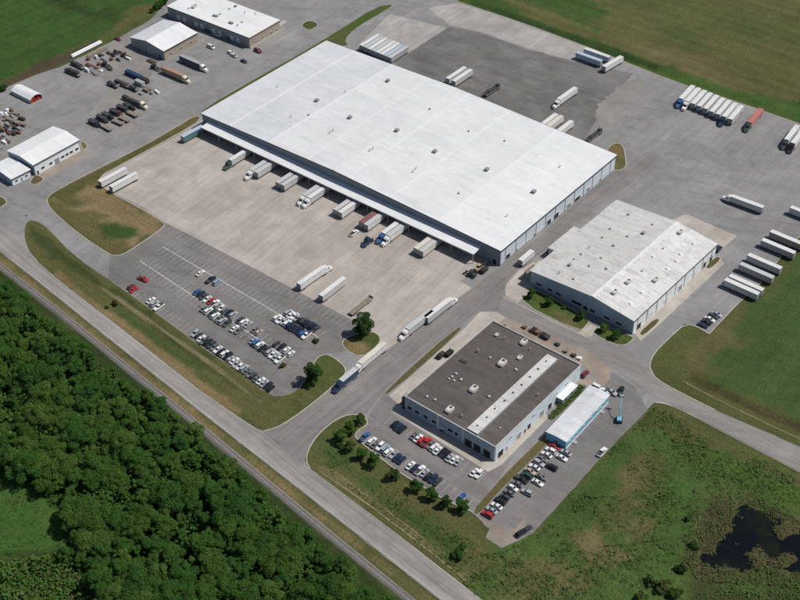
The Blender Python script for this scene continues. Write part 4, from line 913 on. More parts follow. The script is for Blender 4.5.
B.opening('S', 6, 2.4, 1.4, 2.6); B.opening('S', 9.5, 1.3, 0, 2.4, 'door', 'trim_dark', 'shadow_void')
for a in (-8, 0, 8): B.opening('E', a, 2.4, 1.4, 2.8)
B = Bld('long_flat_depot', 'long white flat-roofed depot with tan end wall at the top edge', (-101.75, 692.8), -38.0, 66.0, 26.0, 6.8); zt = lambda x: 6.8
B.walls(zt, ('wall_grey', 'wall_tan', 'wall_tan', 'wall_grey'))
for k in range(5): B.slab('roof_panel', -33.4 + 66.8 * k / 5 + .01, -33.4 + 66.8 * (k + 1) / 5 - .01, -13.4, 13.4, zt, 'roof_white', .25)
B.part('parapet_trim', MB().box(-33.5, 33.5, -13.56, -13.41, 6.6, 7.1), M['trim_dark']); B.part('parapet_trim', MB().box(33.41, 33.56, -13.4, 13.4, 6.6, 7.1), M['wall_tan'])
for cx, cy, k in ((292, 38, 2), (395, 85, 0), (410, 88, 0), (480, 122, 0), (492, 126, 0), (522, 135, 1), (545, 118, 1), (428, 75, 1), (478, 48, 1), (262, 45, 1), (510, 35, 0), (618, 75, 4), (560, 70, 4)):
    x, y = B.loc(140 + cx / 5.33, cy / 5.33, 7.2)
    if abs(x) < 32 and abs(y) < 12.6: B.vent(x, y, 7.05, k, .95)
for k in range(13): B.opening('S', -29 + k * 4.8, 2.9, .9, 4.1, 'door', 'trim_dark', 'door_white' if k % 3 else 'door_grey')
for a in (-8, -2, 5, 10): B.opening('E', a, 2.0, 1.5, 2.8)
B.part('plinth', MB().box(33.02, 33.3, -13, 13, -.2, .7), M['kerb'])
# round-roofed shed, open at one end
e = empty('round_roofed_shed', (-201.4, 612.8, 0), rad(-39.4)); tag(e, 'small white round-roofed shed with red trimmed open end beside the green field', 'shed')
prof = [(-4.0, 2.2)] + [(-4.0 + 8.0 * k / 8, 2.2 + 1.7 * math.sin(math.pi * k / 8)) for k in range(1, 8)] + [(4.0, 2.2)]
L2 = 8.4; mb = MB()
for (a, za), (b, zb) in zip(prof[:-1], prof[1:]):
    mb.hexa([(-L2, a, za), (L2, a, za), (L2, b, zb), (-L2, b, zb)], [(-L2, a, za + .15), (L2, a, za + .15), (L2, b, zb + .15), (-L2, b, zb + .15)])
mb.build('roof', M['roof_white'], e)
for sy in (-1, 1): MB().box(-L2 + .1, L2 - .1, min(sy * 3.95, sy * 3.7), max(sy * 3.95, sy * 3.7), -.2, 2.25).build('wall', M['wall_bluegrey_shade'], e)
MB().face([(-L2 + .15, a, z) for a, z in [(-4, 0)] + prof + [(4, 0)]]).build('back_wall', M['wall_grey'], e)
for y in (-3.6, -1.2, 1.2, 3.5): MB().box(L2 - .25, L2, y - .18, y + .18, 0, 3.2 if abs(y) < 2 else 2.3).build('post', M['red_paint'], e)
MB().box(L2 - 3, L2 - .5, -2.8, -.2, 0, 1.6).box(L2 - 3.4, L2 - .8, .6, 3.0, 0, 1.2).build('stored_bin', M['red_paint'], e)
# storage cabin on the grass beside the factory
e = empty('storage_cabin', G(566.5, 396.5).to_tuple(), DIR_B); tag(e, 'small white-roofed storage cabin on the grass between factory and blue building', 'cabin')
MB().box(-5.2, 5.2, -1.4, 1.4, .5, 2.9).build('body', M['door_grey'], e); MB().box(-5.5, 5.5, -1.7, 1.7, 2.9, 3.1).build('roof', M['roof_white'], e)
for a in (-4, 0, 4): MB().box(a - .3, a + .3, -1.3, 1.3, 0, .5).build('skid', M['machine_dark'], e)
for a in (-3, 1.5): MB().box(a - .7, a + .7, -1.46, -1.39, 1.3, 2.3).build('window', M['glass'], e)
# ------------------------------------------------------------------ vehicles
def wheel_mesh(name, r, w, n=10):
    return MB().tube((0, -w / 2, 0), (0, w / 2, 0), r, n=n, m=0).tube((0, -w / 2 - .01, 0), (0, w / 2 + .01, 0), r * .55, n=n, m=1).mesh(name, [M['tyre'], M['galv']])
W_CAR = wheel_mesh('car_wheel', .34, .22); W_TRK = wheel_mesh('truck_wheel', .52, .55); W_TRK1 = wheel_mesh('truck_front_wheel', .52, .3)

def ring(x, hw, z0, z1, cut=.16, low=.06):
    return [(x, -hw + low, z0), (x, hw - low, z0), (x, hw, z0 + .25), (x, hw, z1 - cut), (x, hw - cut, z1), (x, -hw + cut, z1), (x, -hw, z1 - cut), (x, -hw, z0 + .25)]
def car_proto(kind):
    """x forward; returns list of (part, mesh, location)"""
    L, Wd, Hh = {'sedan': (4.75, 1.82, 1.45), 'hatchback': (4.2, 1.78, 1.5), 'suv': (4.8, 1.92, 1.78), 'pickup': (5.6, 1.98, 1.85), 'van': (5.2, 1.98, 2.05)}[kind]
    h = L / 2; hw = Wd / 2; zb = .28
    deck = {'sedan': .95, 'hatchback': .98, 'suv': 1.12, 'pickup': 1.12, 'van': 1.2}[kind]
    b = MB()
    b.loft([ring(-h, hw * .86, .4, deck * .86), ring(-h + .15, hw * .97, zb, deck * .97), ring(-h + .9, hw, zb, deck), ring(0, hw, zb, deck), ring(h - 1.5, hw, zb, deck), ring(h - .5, hw * .97, zb, deck * .9), ring(h - .12, hw * .9, zb + .05, deck * .8), ring(h, hw * .8, .4, deck * .68)])
    # roof and pillars
    ca, cb, ra, rb = {'sedan': (-1.75, 1.05, -1.05, .25), 'hatchback': (-2.0, 1.0, -1.55, .25), 'suv': (-2.3, 1.1, -2.0, .35), 'pickup': (-.75, 1.3, -.55, .65), 'van': (-2.5, 1.75, -2.4, .85)}[kind]
    rw_, cw = hw * .74, hw * .95
    b.hexa([(ra, -rw_, Hh - .07), (rb, -rw_, Hh - .07), (rb, rw_, Hh - .07), (ra, rw_, Hh - .07)], [(ra + .06, -rw_ + .05, Hh), (rb - .06, -rw_ + .05, Hh), (rb - .06, rw_ - .05, Hh), (ra + .06, rw_ - .05, Hh)])
    for sy in (-1, 1):
        for x0, x1 in ((ca, ra), (cb, rb), ((ca + cb) / 2 - .1, (ra + rb) / 2 - .1)):
            b.tube((x0, sy * cw * .985, deck - .02), (x1, sy * rw_, Hh - .05), .055, n=4)
    parts = []
    if kind == 'pickup':
        pass
    g = MB().hexa([(ca + .03, -cw * .97, deck - .01), (cb - .03, -cw * .97, deck - .01), (cb - .03, cw * .97, deck - .01), (ca + .03, cw * .97, deck - .01)], [(ra + .02, -rw_ * .97, Hh - .08), (rb - .02, -rw_ * .97, Hh - .08), (rb - .02, rw_ * .97, Hh - .08), (ra + .02, rw_ * .97, Hh - .08)])
    parts = [('body', b.mesh(kind + '_body', [M['carW']]), None), ('windows', g.mesh(kind + '_windows', [M['glass']]), None)]
    if kind == 'pickup': parts.append(('cargo_bed', MB().box(-h + .2, -.85, -hw * .82, hw * .82, deck + .005, deck + .03).mesh('pickup_bed', [M['machine_dark']]), None))
    wx = h - .88
    for x in (wx, -wx):
        for sy in (-1, 1): parts.append(('wheel', W_CAR, (x, sy * (hw - .1), .34)))
    hl = MB()
    hl.box(h - .14, h - .03, -hw * .78, -hw * .48, .55, .68).mesh
    for sy in (-1, 1):
        y0, y1 = sorted((sy * hw * .78, sy * hw * .46))
        parts.append(('headlight', MB().box(h - .16, h - .02, y0, y1, .54, .68).mesh('headlight', [M['lamp_white']]), None))
        parts.append(('taillight', MB().box(-h - .01, -h + .12, y0, y1, .66, .8).mesh('taillight', [M['lamp_red']]), None))
    return parts
CARS = {k: car_proto(k) for k in ('sedan', 'hatchback', 'suv', 'pickup', 'van')}
KIND_WORD = {'sedan': 'sedan', 'hatchback': 'hatchback', 'suv': 'suv', 'pickup': 'pickup', 'van': 'van'}
def put(parts, name, loc, rz, paint_key, label, cat, group, mat_part='body'):
    e = empty(name, loc, rz)
    tag(e, label, cat, group)
    stack = {}
    for p in parts:
        nm, me, l = p[0], p[1], p[2]; par = p[3] if len(p) > 3 else None
        o = bpy.data.objects.new(nm, me); COL.objects.link(o); o.parent = stack[par] if par else e
        if l: o.location = l
        if nm not in stack: stack[nm] = o
        key = paint_key.get(nm) if isinstance(paint_key, dict) else (paint_key if nm == mat_part else None)
        if key: o.material_slots[0].link = 'OBJECT'; o.material_slots[0].material = M[key]
    return e
VR = random.Random(21)
def ordinal(n): return f"{n}{'th' if 10 <= n % 100 <= 20 else {1: 'st', 2: 'nd', 3: 'rd'}.get(n % 10, 'th')}"
def car(px, py, head, code, label, group=None, kind=None, z=0.05, wpos=None):
    kind = kind or VR.choice(['sedan', 'sedan', 'hatchback', 'suv'])
    p = wpos if wpos is not None else G(px, py, .7)
    return put(CARS[kind], 'parked_car' if kind not in ('pickup', 'van') else ('pickup_truck' if kind == 'pickup' else 'van'), (p[0], p[1], z), head + VR.uniform(-.03, .03), 'car' + code, label, {'pickup': 'pickup', 'van': 'van'}.get(kind, 'car'), group)
def car_row(p0, p1, codes, head, place, group, flip=.35, end='left'):
    a, b = G(*p0, .7).xy, G(*p1, .7).xy; n = len(codes); idx = 0
    for i, c in enumerate(codes):
        if c == '.': continue
        idx += 1
        kind = VR.choice(['sedan', 'sedan', 'sedan', 'hatchback', 'suv', 'suv', 'pickup' if VR.random() < .5 else 'sedan'])
        p = a.lerp(b, i / max(n - 1, 1)); d = Vector((math.cos(head), math.sin(head))) * VR.uniform(-.35, .35)
        h = head if VR.random() > flip else head + math.pi
        car(0, 0, h, c, f"{PAINT[c][0]} {KIND_WORD[kind]}, {ordinal(idx)} from the {end} {place}", group, kind, wpos=(p.x + d.x, p.y + d.y))
def off(p0, p1, m, d=DIR_B):
    """shift a pair of photo points m metres along d on the ground, back to photo points at car height"""
    out = []
    for p in (p0, p1):
        q = np.array(G(*p)) + m * np.array([math.cos(d), math.sin(d), 0]) - np.array([0, 0, CAM_H]) + np.array([0, 0, .7])
        dd = q @ FW; out.append((400 + F_PX * (q @ RT) / dd, 300 - F_PX * (q @ UP) / dd))
    return out
def on_line(p0, p1, t): return (p0[0] + (p1[0] - p0[0]) * t, p0[1] + (p1[1] - p0[1]) * t)
# main car park
a, b = off((127, 291), (268, 394), 2.7)
car_row(on_line(a, b, .455), on_line(a, b, .99), 'SDWGKDGWKWKSWSWSGGDGWSKK', DIR_B, "in the verge-side row", 'cars in the verge-side row')
car_row(on_line(a, b, .135), on_line(a, b, .195), 'WSW', DIR_B, "of the short verge-side group", 'short group of cars in the verge-side row')
car_row(on_line(a, b, .0), on_line(a, b, .022), 'MR', DIR_B, "of the red verge-corner pair", 'red cars at the corner of the car park')
car(143, 279, DIR_A + .15, 'R', 'red pickup standing alone in the aisle of the big car park', kind='pickup')
a, b = off(*SP2, 2.7)
car_row(on_line(a, b, .36), on_line(a, b, .78), 'BKDWRWSWGKS.DWS.GT', DIR_B, "above the middle parking spine", 'cars in the middle double row, upper side')
car_row(on_line(a, b, .90), on_line(a, b, 1.0), 'DKWW', DIR_B, "above the middle spine's shrub end", 'cars at the end of the middle double row, upper side')
a, b = off(*SP2, -2.7)
car_row(on_line(a, b, .47), on_line(a, b, .70), 'GWEWGSD.WG', DIR_B, "below the middle parking spine", 'cars in the middle double row, lower side')
car_row(on_line(a, b, .80), on_line(a, b, .985), 'LBWKDSWSW', DIR_B, "below the middle spine's shrub end", 'cars at the end of the middle double row, lower side')
a, b = off(*SP3, -2.7)
car_row(on_line(a, b, .27), on_line(a, b, .29), 'W', DIR_B, "alone below the upper parking spine", None)
car_row(on_line(a, b, .34), on_line(a, b, .375), 'KL', DIR_B, "of the isolated upper-spine pair", 'isolated pair in the upper double row')
car_row(on_line(a, b, .765), on_line(a, b, .955), 'WWSWNKNKBW', DIR_B, "below the upper spine's shrub end", 'cars at the end of the upper double row, lower side')
a, b = off(*SP3, 2.7)
car_row(on_line(a, b, .78), on_line(a, b, .96), 'SWWSKDKNKD', DIR_B, "above the upper spine's shrub end", 'cars at the end of the upper double row, upper side')
# factory car park
a, b = off((392, 417), (486, 473), -2.7)
car_row(on_line(a, b, .08), on_line(a, b, .97), 'KNK..GWRRGWWKKSWS...WW', DIR_B, "in the factory-front row", 'cars in front of the flat-roofed factory')
a, b = off((357, 440), (466, 507), 2.7)
car(*on_line(a, b, .03), DIR_B, 'B', 'blue pickup at the left end of the factory row beside the small trees', kind='pickup')
car_row(on_line(a, b, .095), on_line(a, b, .70), 'WGWLWSNN.WNWSKND', DIR_B, "of the factory's tree-side row", 'cars beside the small trees')
car(*on_line(a, b, .925), DIR_B, 'B', 'blue hatchback alone at the lower end of the factory car park', kind='hatchback')
# side car park, cars parked across
a, b = off((481, 512), (548, 444), 2.9, DIR_A)
car_row(a, b, 'RSWKDGWGKETWSGWWR', DIR_A, "of the side car park", 'cars in the side car park', end='lower end')
a, b = off((481, 512), (548, 444), 8.3, DIR_A)
car_row(on_line(a, b, .42), on_line(a, b, 1.0), 'S.WG.K.WS', DIR_A, "of the outer side car park line", 'outer line of cars in the side car park', end='lower end')
for px, py, h, c, k, lb in ((602, 452, DIR_B, 'W', 'pickup', 'white pickup parked by the scrub edge of the side car park'), (598, 388, DIR_A, 'W', 'van', 'white van behind the far end of the blue building, left of two'), (604, 391, DIR_A + .3, 'W', 'suv', 'white suv at the corner of the blue building'), (611, 392, DIR_A, 'S', 'pickup', 'silver pickup just right of the blue building corner'),
                            (585, 374, DIR_B, 'M', 'suv', 'maroon suv on the dirt by the factory corner'), (521, 533, DIR_B - .2, 'K', 'suv', 'black suv at the bottom end of the side car park'), (527, 529, DIR_B - .2, 'D', 'sedan', 'dark grey sedan at the bottom end of the side car park'),
                            (354, 233, DIR_B, 'W', 'pickup', 'white pickup in front of the red-brown docked trailer'), (211, 47, DIR_A, 'W', 'van', 'white van standing between the long depot and the gabled shed'), (231, 53, DIR_A, 'W', 'suv', 'white suv on the yard before the long depot'), (234, 55.5, DIR_A, 'S', 'sedan', 'silver sedan beside the white suv before the long depot'), (244, 61, DIR_A, 'D', 'sedan', 'dark sedan on the yard nearest the warehouse verge'),
                            (703, 325, DIR_A, 'N', 'sedan', 'navy sedan at the kerb end of the small row by the field'), (706.5, 322, DIR_A, 'K', 'sedan', 'black sedan second in the small row by the field'), (710, 319, DIR_A, 'W', 'sedan', 'white sedan in the small row by the field'), (713, 316.5, DIR_A, 'D', 'suv', 'dark suv in the small row by the field'), (717, 314, DIR_A, 'S', 'sedan', 'silver sedan at the far end of the small row by the field'),
                            (621, 391, DIR_B + .3, 'K', 'pickup', 'black pickup on the yard right of the blue building'), (523, 262, DIR_B, 'C', 'suv', 'teal suv at the street corner of the gabled factory'), (118, 39, DIR_A, 'M', 'sedan', 'maroon car at the field edge near the gabled shed'), (208, 31, DIR_A, 'D', 'suv', 'dark suv against the depot wall'), (218, 35, DIR_A, 'W', 'suv', 'white suv against the depot wall'), (227, 39.5, DIR_A, 'G', 'suv', 'grey suv against the depot wall'), (258, 51, DIR_A, 'M', 'van', 'maroon van near the tan end of the depot')):
    car(px, py, h, c, lb, kind=k)

# --- semi-trailers and tractors
def box_trailer(L=16.2, H=4.05, W=2.6, tag_='t'):
    """origin at the front end on the ground, x forward (body runs back to -L)"""
    P = []
    P.append(('box', MB().box(-L, 0, -W / 2, W / 2, 1.15, H - .04).mesh(tag_ + '_box', [M['trW']]), None))
    P.append(('roof', MB().box(-L + .03, -.03, -W / 2 + .03, W / 2 - .03, H - .04, H).mesh(tag_ + '_roof', [M['trW']]), None, 'box'))
    rl = MB()
    for sy in (-1, 1):
        y0, y1 = sorted((sy * (W / 2 + .02), sy * (W / 2 - .06))); rl.box(-L, 0, y0, y1, H - .16, H + .02); rl.box(-L, 0, y0, y1, 1.1, 1.25)
    P.append(('rail', rl.mesh(tag_ + '_rail', [M['galv']]), None, 'box'))
    P.append(('rear_door', MB().box(-L - .05, -L, -W / 2 + .1, -.02, 1.25, H - .15).box(-L - .05, -L, .02, W / 2 - .1, 1.25, H - .15).mesh(tag_ + '_door', [M['door_grey']]), None, 'box'))
    P.append(('front_panel', MB().box(0, .05, -W / 2 + .12, W / 2 - .12, 1.3, H - .2).mesh(tag_ + '_front', [M['door_grey']]), None, 'box'))
    P.append(('chassis', MB().box(-L + .2, -.4, -.55, .55, .85, 1.14).box(-L + .1, -L + .25, -1.1, 1.1, .5, .62).mesh(tag_ + '_chassis', [M['chassis']]), None, 'box'))
    P.append(('landing_gear', MB().box(-3.1, -2.9, -.9, -.7, .05, 1.14).box(-3.1, -2.9, .7, .9, .05, 1.14).mesh(tag_ + '_legs', [M['chassis']]), None, 'box'))
    for x in (-L + 1.4, -L + 2.65):
        for sy in (-1, 1): P.append(('wheel', W_TRK, (x, sy * .95, .52), 'box'))
    return P
def flat_trailer(L=14.0, load=None):
    P = [('deck', MB().box(-L, 0, -1.28, 1.28, 1.15, 1.4).mesh('flat_deck', [M['wood']]), None), ('chassis', MB().box(-L + .2, -.3, -.5, .5, .75, 1.14).mesh('flat_chassis', [M['chassis']]), None, 'deck'), ('headboard', MB().box(-.12, 0, -1.25, 1.25, 1.4, 2.4).mesh('flat_head', [M['galv']]), None, 'deck'),
         ('landing_gear', MB().box(-3.1, -2.9, -.9, -.7, .05, 1.14).box(-3.1, -2.9, .7, .9, .05, 1.14).mesh('flat_legs', [M['chassis']]), None, 'deck')]
    if load:
        lm = MB(); rr = random.Random(L)
        x = -L + .4
        while x < -1.2:
            d = rr.uniform(1.6, 3.4); lm.box(x, min(x + d - .15, -.5), -1.1 + rr.uniform(0, .2), 1.1 - rr.uniform(0, .2), 1.4, 1.4 + rr.uniform(.5, load)); x += d
        P.append(('load', lm.mesh('flat_load', [M['machine_dark']]), None, 'deck'))
    for x in (-L + 1.2, -L + 2.45):
        for sy in (-1, 1): P.append(('wheel', W_TRK, (x, sy * .95, .52), 'deck'))
    return P
def tractor(tag_='k'):
    """conventional sleeper tractor; x forward, origin under the fifth wheel"""
    P = []
    c = MB()
    def sec(x, hw, z0, z1, cut): return [(x, -hw, z0), (x, hw, z0), (x, hw, z1 - cut), (x, hw - cut, z1), (x, -hw + cut, z1), (x, -hw, z1 - cut)]
    c.loft([sec(1.15, 1.2, .9, 3.55, .15), sec(2.0, 1.22, .9, 3.7, .2), sec(2.9, 1.22, .75, 3.35, .25), sec(3.25, 1.15, .75, 2.95, .25), sec(3.75, 1.1, .75, 1.95, .15), sec(5.2, .92, .7, 1.75, .2), sec(5.55, .8, .6, 1.45, .2)])
    c.box(5.45, 5.75, -1.15, 1.15, .35, .75); c.box(3.6, 5.0, -1.2, -.85, .7, 1.15); c.box(3.6, 5.0, .85, 1.2, .7, 1.15)
    P.append(('cab', c.mesh(tag_ + '_cab', [M['carW']]), None))
    P.append(('windshield', MB().hexa([(3.32, -1.0, 2.9), (3.78, -1.0, 2.02), (3.78, 1.0, 2.02), (3.32, 1.0, 2.9)], [(3.36, -1.0, 2.92), (3.84, -1.0, 2.04), (3.84, 1.0, 2.04), (3.36, 1.0, 2.92)]).box(2.3, 3.1, -1.235, -1.2, 2.1, 2.8).box(2.3, 3.1, 1.2, 1.235, 2.1, 2.8).mesh(tag_ + '_ws', [M['glass']]), None, 'cab'))
    P.append(('grille', MB().box(5.56, 5.62, -.55, .55, .75, 1.4).mesh(tag_ + '_gr', [M['galv']]), None, 'cab'))
    P.append(('chassis', MB().box(-1.9, 5.4, -.45, .45, .6, .9).box(-.8, .8, -.6, .6, .9, 1.12).mesh(tag_ + '_ch', [M['chassis']]), None, 'cab'))
    for sy in (-1, 1):
        y0, y1 = sorted((sy * .75, sy * 1.2)); P.append(('fuel_tank', MB().tube((1.2, sy * .95, .7), (2.6, sy * .95, .7), .3, n=8).mesh(tag_ + '_ft', [M['galv']]), None, 'cab'))
        P.append(('exhaust', MB().tube((1.05, sy * 1.05, .9), (1.05, sy * 1.05, 3.9), .08, n=6).mesh(tag_ + '_ex', [M['galv']]), None, 'cab'))
        P.append(('wheel', W_TRK1, (4.5, sy * 1.0, .52), 'cab'))
        for x in (-.65, .65): P.append(('wheel', W_TRK, (x, sy * .95, .52), 'cab'))
    return P
TRAILER = box_trailer(); SHORT = box_trailer(9.5, 3.9, 2.5, 's'); FLAT = flat_trailer(); FLATL = flat_trailer(13.0, 1.6); TRACTOR = tractor()
def shift(parts, dx): return [(p[0], p[1], ((p[2][0] if p[2] else 0) + dx, p[2][1] if p[2] else 0, p[2][2] if p[2] else 0) if (len(p) < 4 or not p[3]) else p[2], *(p[3:])) for p in parts]
def trailer_at(front, head, code, label, group=None, proto=None, name='semi_trailer', cat='trailer'):
    """front: world xy of the front end"""
    return put(proto or TRAILER, name, (front[0], front[1], .05), head, {'box': 'tr' + code[0], 'roof': 'tr' + code[-1], 'deck': None}, label, cat, group)
def semi_at(nose, head, tcode, ccode, label, group=None, proto=None, gap=0.9):
    """nose: world xy of the front bumper; trailer front stands 5.9 m behind it"""
    parts = shift(TRACTOR, -5.75) + shift([p for p in (proto or TRAILER) if p[0] != 'landing_gear'], -4.75)
    return put(parts, 'semi_truck', (nose[0], nose[1], .06), head, {'cab': 'car' + ccode, 'box': 'tr' + tcode[0], 'roof': 'tr' + tcode[-1]}, label, 'truck', group)
def unit(h): return Vector((math.cos(h), math.sin(h)))
DN, UPR, LF, RG = DIR_B + math.pi, DIR_B, DIR_A + math.pi, DIR_A     # towards lower left, upper right, left, right
# docked at the warehouse: rear against the dock
def docked(px, py, code, label, ccode=None):
    x = WH.loc(px, py, 4.0)[0]; x = min(DOCK_X, key=lambda d: abs(d - x)) if False else x
    f = WH.c + WH.u * x + WH.v * (-48.8 - .9 - 16.25)
    h = WH.a - math.pi / 2
    g = 'trailers backed up to the warehouse dock'
    if ccode:
        return semi_at(f + unit(h) * 4.75, h, code, ccode, label, g)
    return trailer_at(f, h, code, label, g)
docked(227.5, 161.5, 'SW', 'semi truck with dark green cab, first truck from the left at the dock', 'E')
docked(249.5, 171, 'WS', 'semi truck with white cab, second truck from the left at the dock', 'W'); docked(254.6, 173.3, 'SS', 'silver-grey trailer without cab just right of the second dock truck')
docked(274.5, 184.5, 'GS', 'grey cabless trailer, left one of the third pair at the dock'); docked(279.6, 186.8, 'SS', 'silver cabless trailer, right one of the third pair at the dock')
docked(302, 196.5, 'WS', 'white-cab semi truck, left of the two side by side at the dock', 'W'); docked(307.1, 198.8, 'SW', 'white-cab semi truck, right of the two side by side at the dock', 'W')
docked(332, 212, 'OS', 'orange-brown trailer at the dock'); docked(337.1, 214.4, 'WW', 'white trailer right beside the orange-brown one at the dock')
docked(358.5, 224, 'RR', 'red-brown trailer at the dock'); docked(363.8, 226.4, 'WS', 'pale trailer right beside the red-brown one at the dock')
docked(379, 236, 'SW', 'semi truck with blue cab at the dock', 'B'); docked(384.3, 238.4, 'WS', 'semi truck with white cab beside the blue-cab truck at the dock', 'W')
docked(414, 250, 'YY', 'cream trailer, left of the last pair at the right end of the dock'); docked(419.3, 252.4, 'YS', 'cream-sided trailer, right of the last pair at the right end of the dock')
p = G(370.5, 241, .5); put(shift(TRACTOR, 0), 'truck_tractor', (p.x, p.y, .06), DN, {'cab': 'carN'}, 'navy blue tractor without trailer next to the blue-cab dock truck', 'truck', None)
def tr_ll(px, py, head_from_ll, code, label, group=None, z=4.05, proto=None, L=16.2, end='front', **k):
    """a trailer given by the photo point of one roof end; end says which end it is"""
    p = G(px, py, z).xy; h = head_from_ll
    f = p if end == 'front' else p + unit(h) * L
    return trailer_at(f, h, code, label, group, proto, **k)
tr_ll(182, 136.5, DN - .04, 'CL', 'dark teal trailer with pale roof at the left end of the dock'); 
tr_ll(99.5, 181.5, DN - .05, 'WW', 'white trailer by the corner lawn, left of two', 'trailers by the corner lawn'); tr_ll(110.5, 186.5, DN - .05, 'WW', 'white trailer by the corner lawn, right of two', 'trailers by the corner lawn')
p = G(331.5, 268.5); semi_at(p.xy, rad(48.5), 'WW', 'W', 'white semi truck on the concrete apron above the empty parking stalls')
tr_ll(320.5, 295.5, rad(51), 'SW', 'pale cabless trailer with dark doors on the apron edge', end='rear')
tr_ll(350.5, 313.5, rad(51), 'K', 'low flatbed trailer with dark load at the apron edge near the tree', z=1.5, proto=FLAT, L=14.0, end='rear', name='flatbed_trailer')
p = G(399.5, 341.5); semi_at(p.xy, DN - .04, 'SS', 'W', 'white-cab semi truck heading down the middle road, front of the queue beside the apron')
p = G(456.5, 300.5); semi_at(p.xy, UPR - .03, 'SW', 'W', 'silver semi truck heading up the middle road behind the other')
p = G(352.5, 376.5); semi_at(p.xy, DN, 'WY', 'W', 'white semi truck turning out past the grass island')
p = G(333.5, 394); semi_at(p.xy, DN, 'NS', 'N', 'dark blue short semi truck at the front of the middle road', proto=SHORT)
# upper dark lot
tr_ll(447.5, 78.5, DN, 'SW', 'white trailer behind the warehouse, left of the pair on dark asphalt', 'pair of trailers behind the warehouse'); tr_ll(453.5, 81, DN, 'SW', 'white trailer behind the warehouse, right of the pair on dark asphalt', 'pair of trailers behind the warehouse')
tr_ll(485, 95, DN, 'K', 'black loaded flatbed trailer on the dark lot behind the warehouse', z=1.5, proto=FLATL, L=13.0, name='flatbed_trailer')
p = G(553, 109.5); semi_at(p.xy, DN - .02, 'WW', 'W', 'white semi truck crossing the dark lot behind the warehouse')
for i, (x, y) in enumerate(((556.5, 113.5), (562, 115.5), (572, 120.5))): tr_ll(x, y, DN, 'WY'[:1 + i % 2], ('leftmost', 'middle', 'rightmost')[i] + ' of three white trailers half hidden behind the warehouse roof', 'three trailers behind the roof edge', end='rear')
tr_ll(601, 130, DN, 'K', 'dark loaded flatbed trailer by the far corner of the warehouse', z=1.5, proto=FLATL, L=13.0, end='rear', name='flatbed_trailer')
tr_ll(577, 52, LF, 'LL', 'pale blue trailer at the top field edge, nearer of two', 'trailers at the top field edge'); tr_ll(585, 48, LF, 'LW', 'pale blue trailer at the top field edge, farther of two', 'trailers at the top field edge')
tr_ll(604, 66.5, DN - .1, 'WW', 'white trailer standing across the ends of the pale blue ones'); 
for i, (x, y) in enumerate(((681, 98.5), (687, 101), (693, 103.5), (699, 106), (705.3, 108.5), (711.5, 111.5), (717.7, 114), (724, 116.5), (730.2, 119))):
    h = DN + .10; g = 'row of white trailers along the top right field'
    lb = f'white trailer, {ordinal(i + 1)} from the left along the top right field'
    f = G(x, y, 4.05).xy
    if i in (0, 1, 7): semi_at(f + unit(h) * 4.75, h, 'WW', {0: 'B', 1: 'W', 7: 'N'}[i], lb.replace('white trailer', {0: 'white trailer with blue cab', 1: 'white trailer with white cab', 7: 'white trailer with navy cab'}[i]), g)
    else: trailer_at(f, h, 'SW', lb, g)
p = G(744.5, 133); semi_at(p.xy, DN + .08, 'PP', 'E', 'salmon red trailer with dark green cab beside the top right field')
for i, (x, y) in enumerate(((786.5, 139.5), (793, 143))): f = G(x, y, 4.05).xy; semi_at(f + unit(DN + .1) * 4.75, DN + .1, 'WW', 'DK'[i], ('left', 'right')[i] + ' of two white semi trucks at the right picture edge', 'two semis at the right edge')
p = G(721.5, 199); semi_at(p.xy, rad(142.8), 'SW', 'W', 'white semi truck driving alone across the right-hand yard')
for i, (x, y, c, lb) in enumerate(((791, 206.5, 'SW', 'uppermost white-roofed trailer of the right-hand row, cut by the picture edge'), (771, 230.5, 'TW', 'brown-sided white-roofed trailer in the right-hand row'), (762.5, 239, 'GW', 'grey-sided trailer just below the brown-sided one in the right-hand row'), (748.5, 254, 'SW', 'white-roofed trailer above the lower gap of the right-hand row'), (740.5, 263, 'GS', 'grey trailer above the bottom pair in the right-hand row'), (730, 275, 'SW', 'upper of the two touching white trailers at the bottom of the right-hand row'), (725.5, 278.8, 'SW', 'lower of the two touching white trailers at the bottom of the right-hand row'))):
    tr_ll(x, y, LF - .02, c, lb, 'trailers parked side by side along the right field')
for i in range(8):
    t = i / 7; tr_ll(361 + 28.5 * t, 45.5 + 12 * t, DN + .03, 'GSSWLSLG'[i] + 'WSWSWWLS'[i], f'trailer parked on the loading pad at the top, {ordinal(i + 1)} from the left', 'trailers on the loading pad')

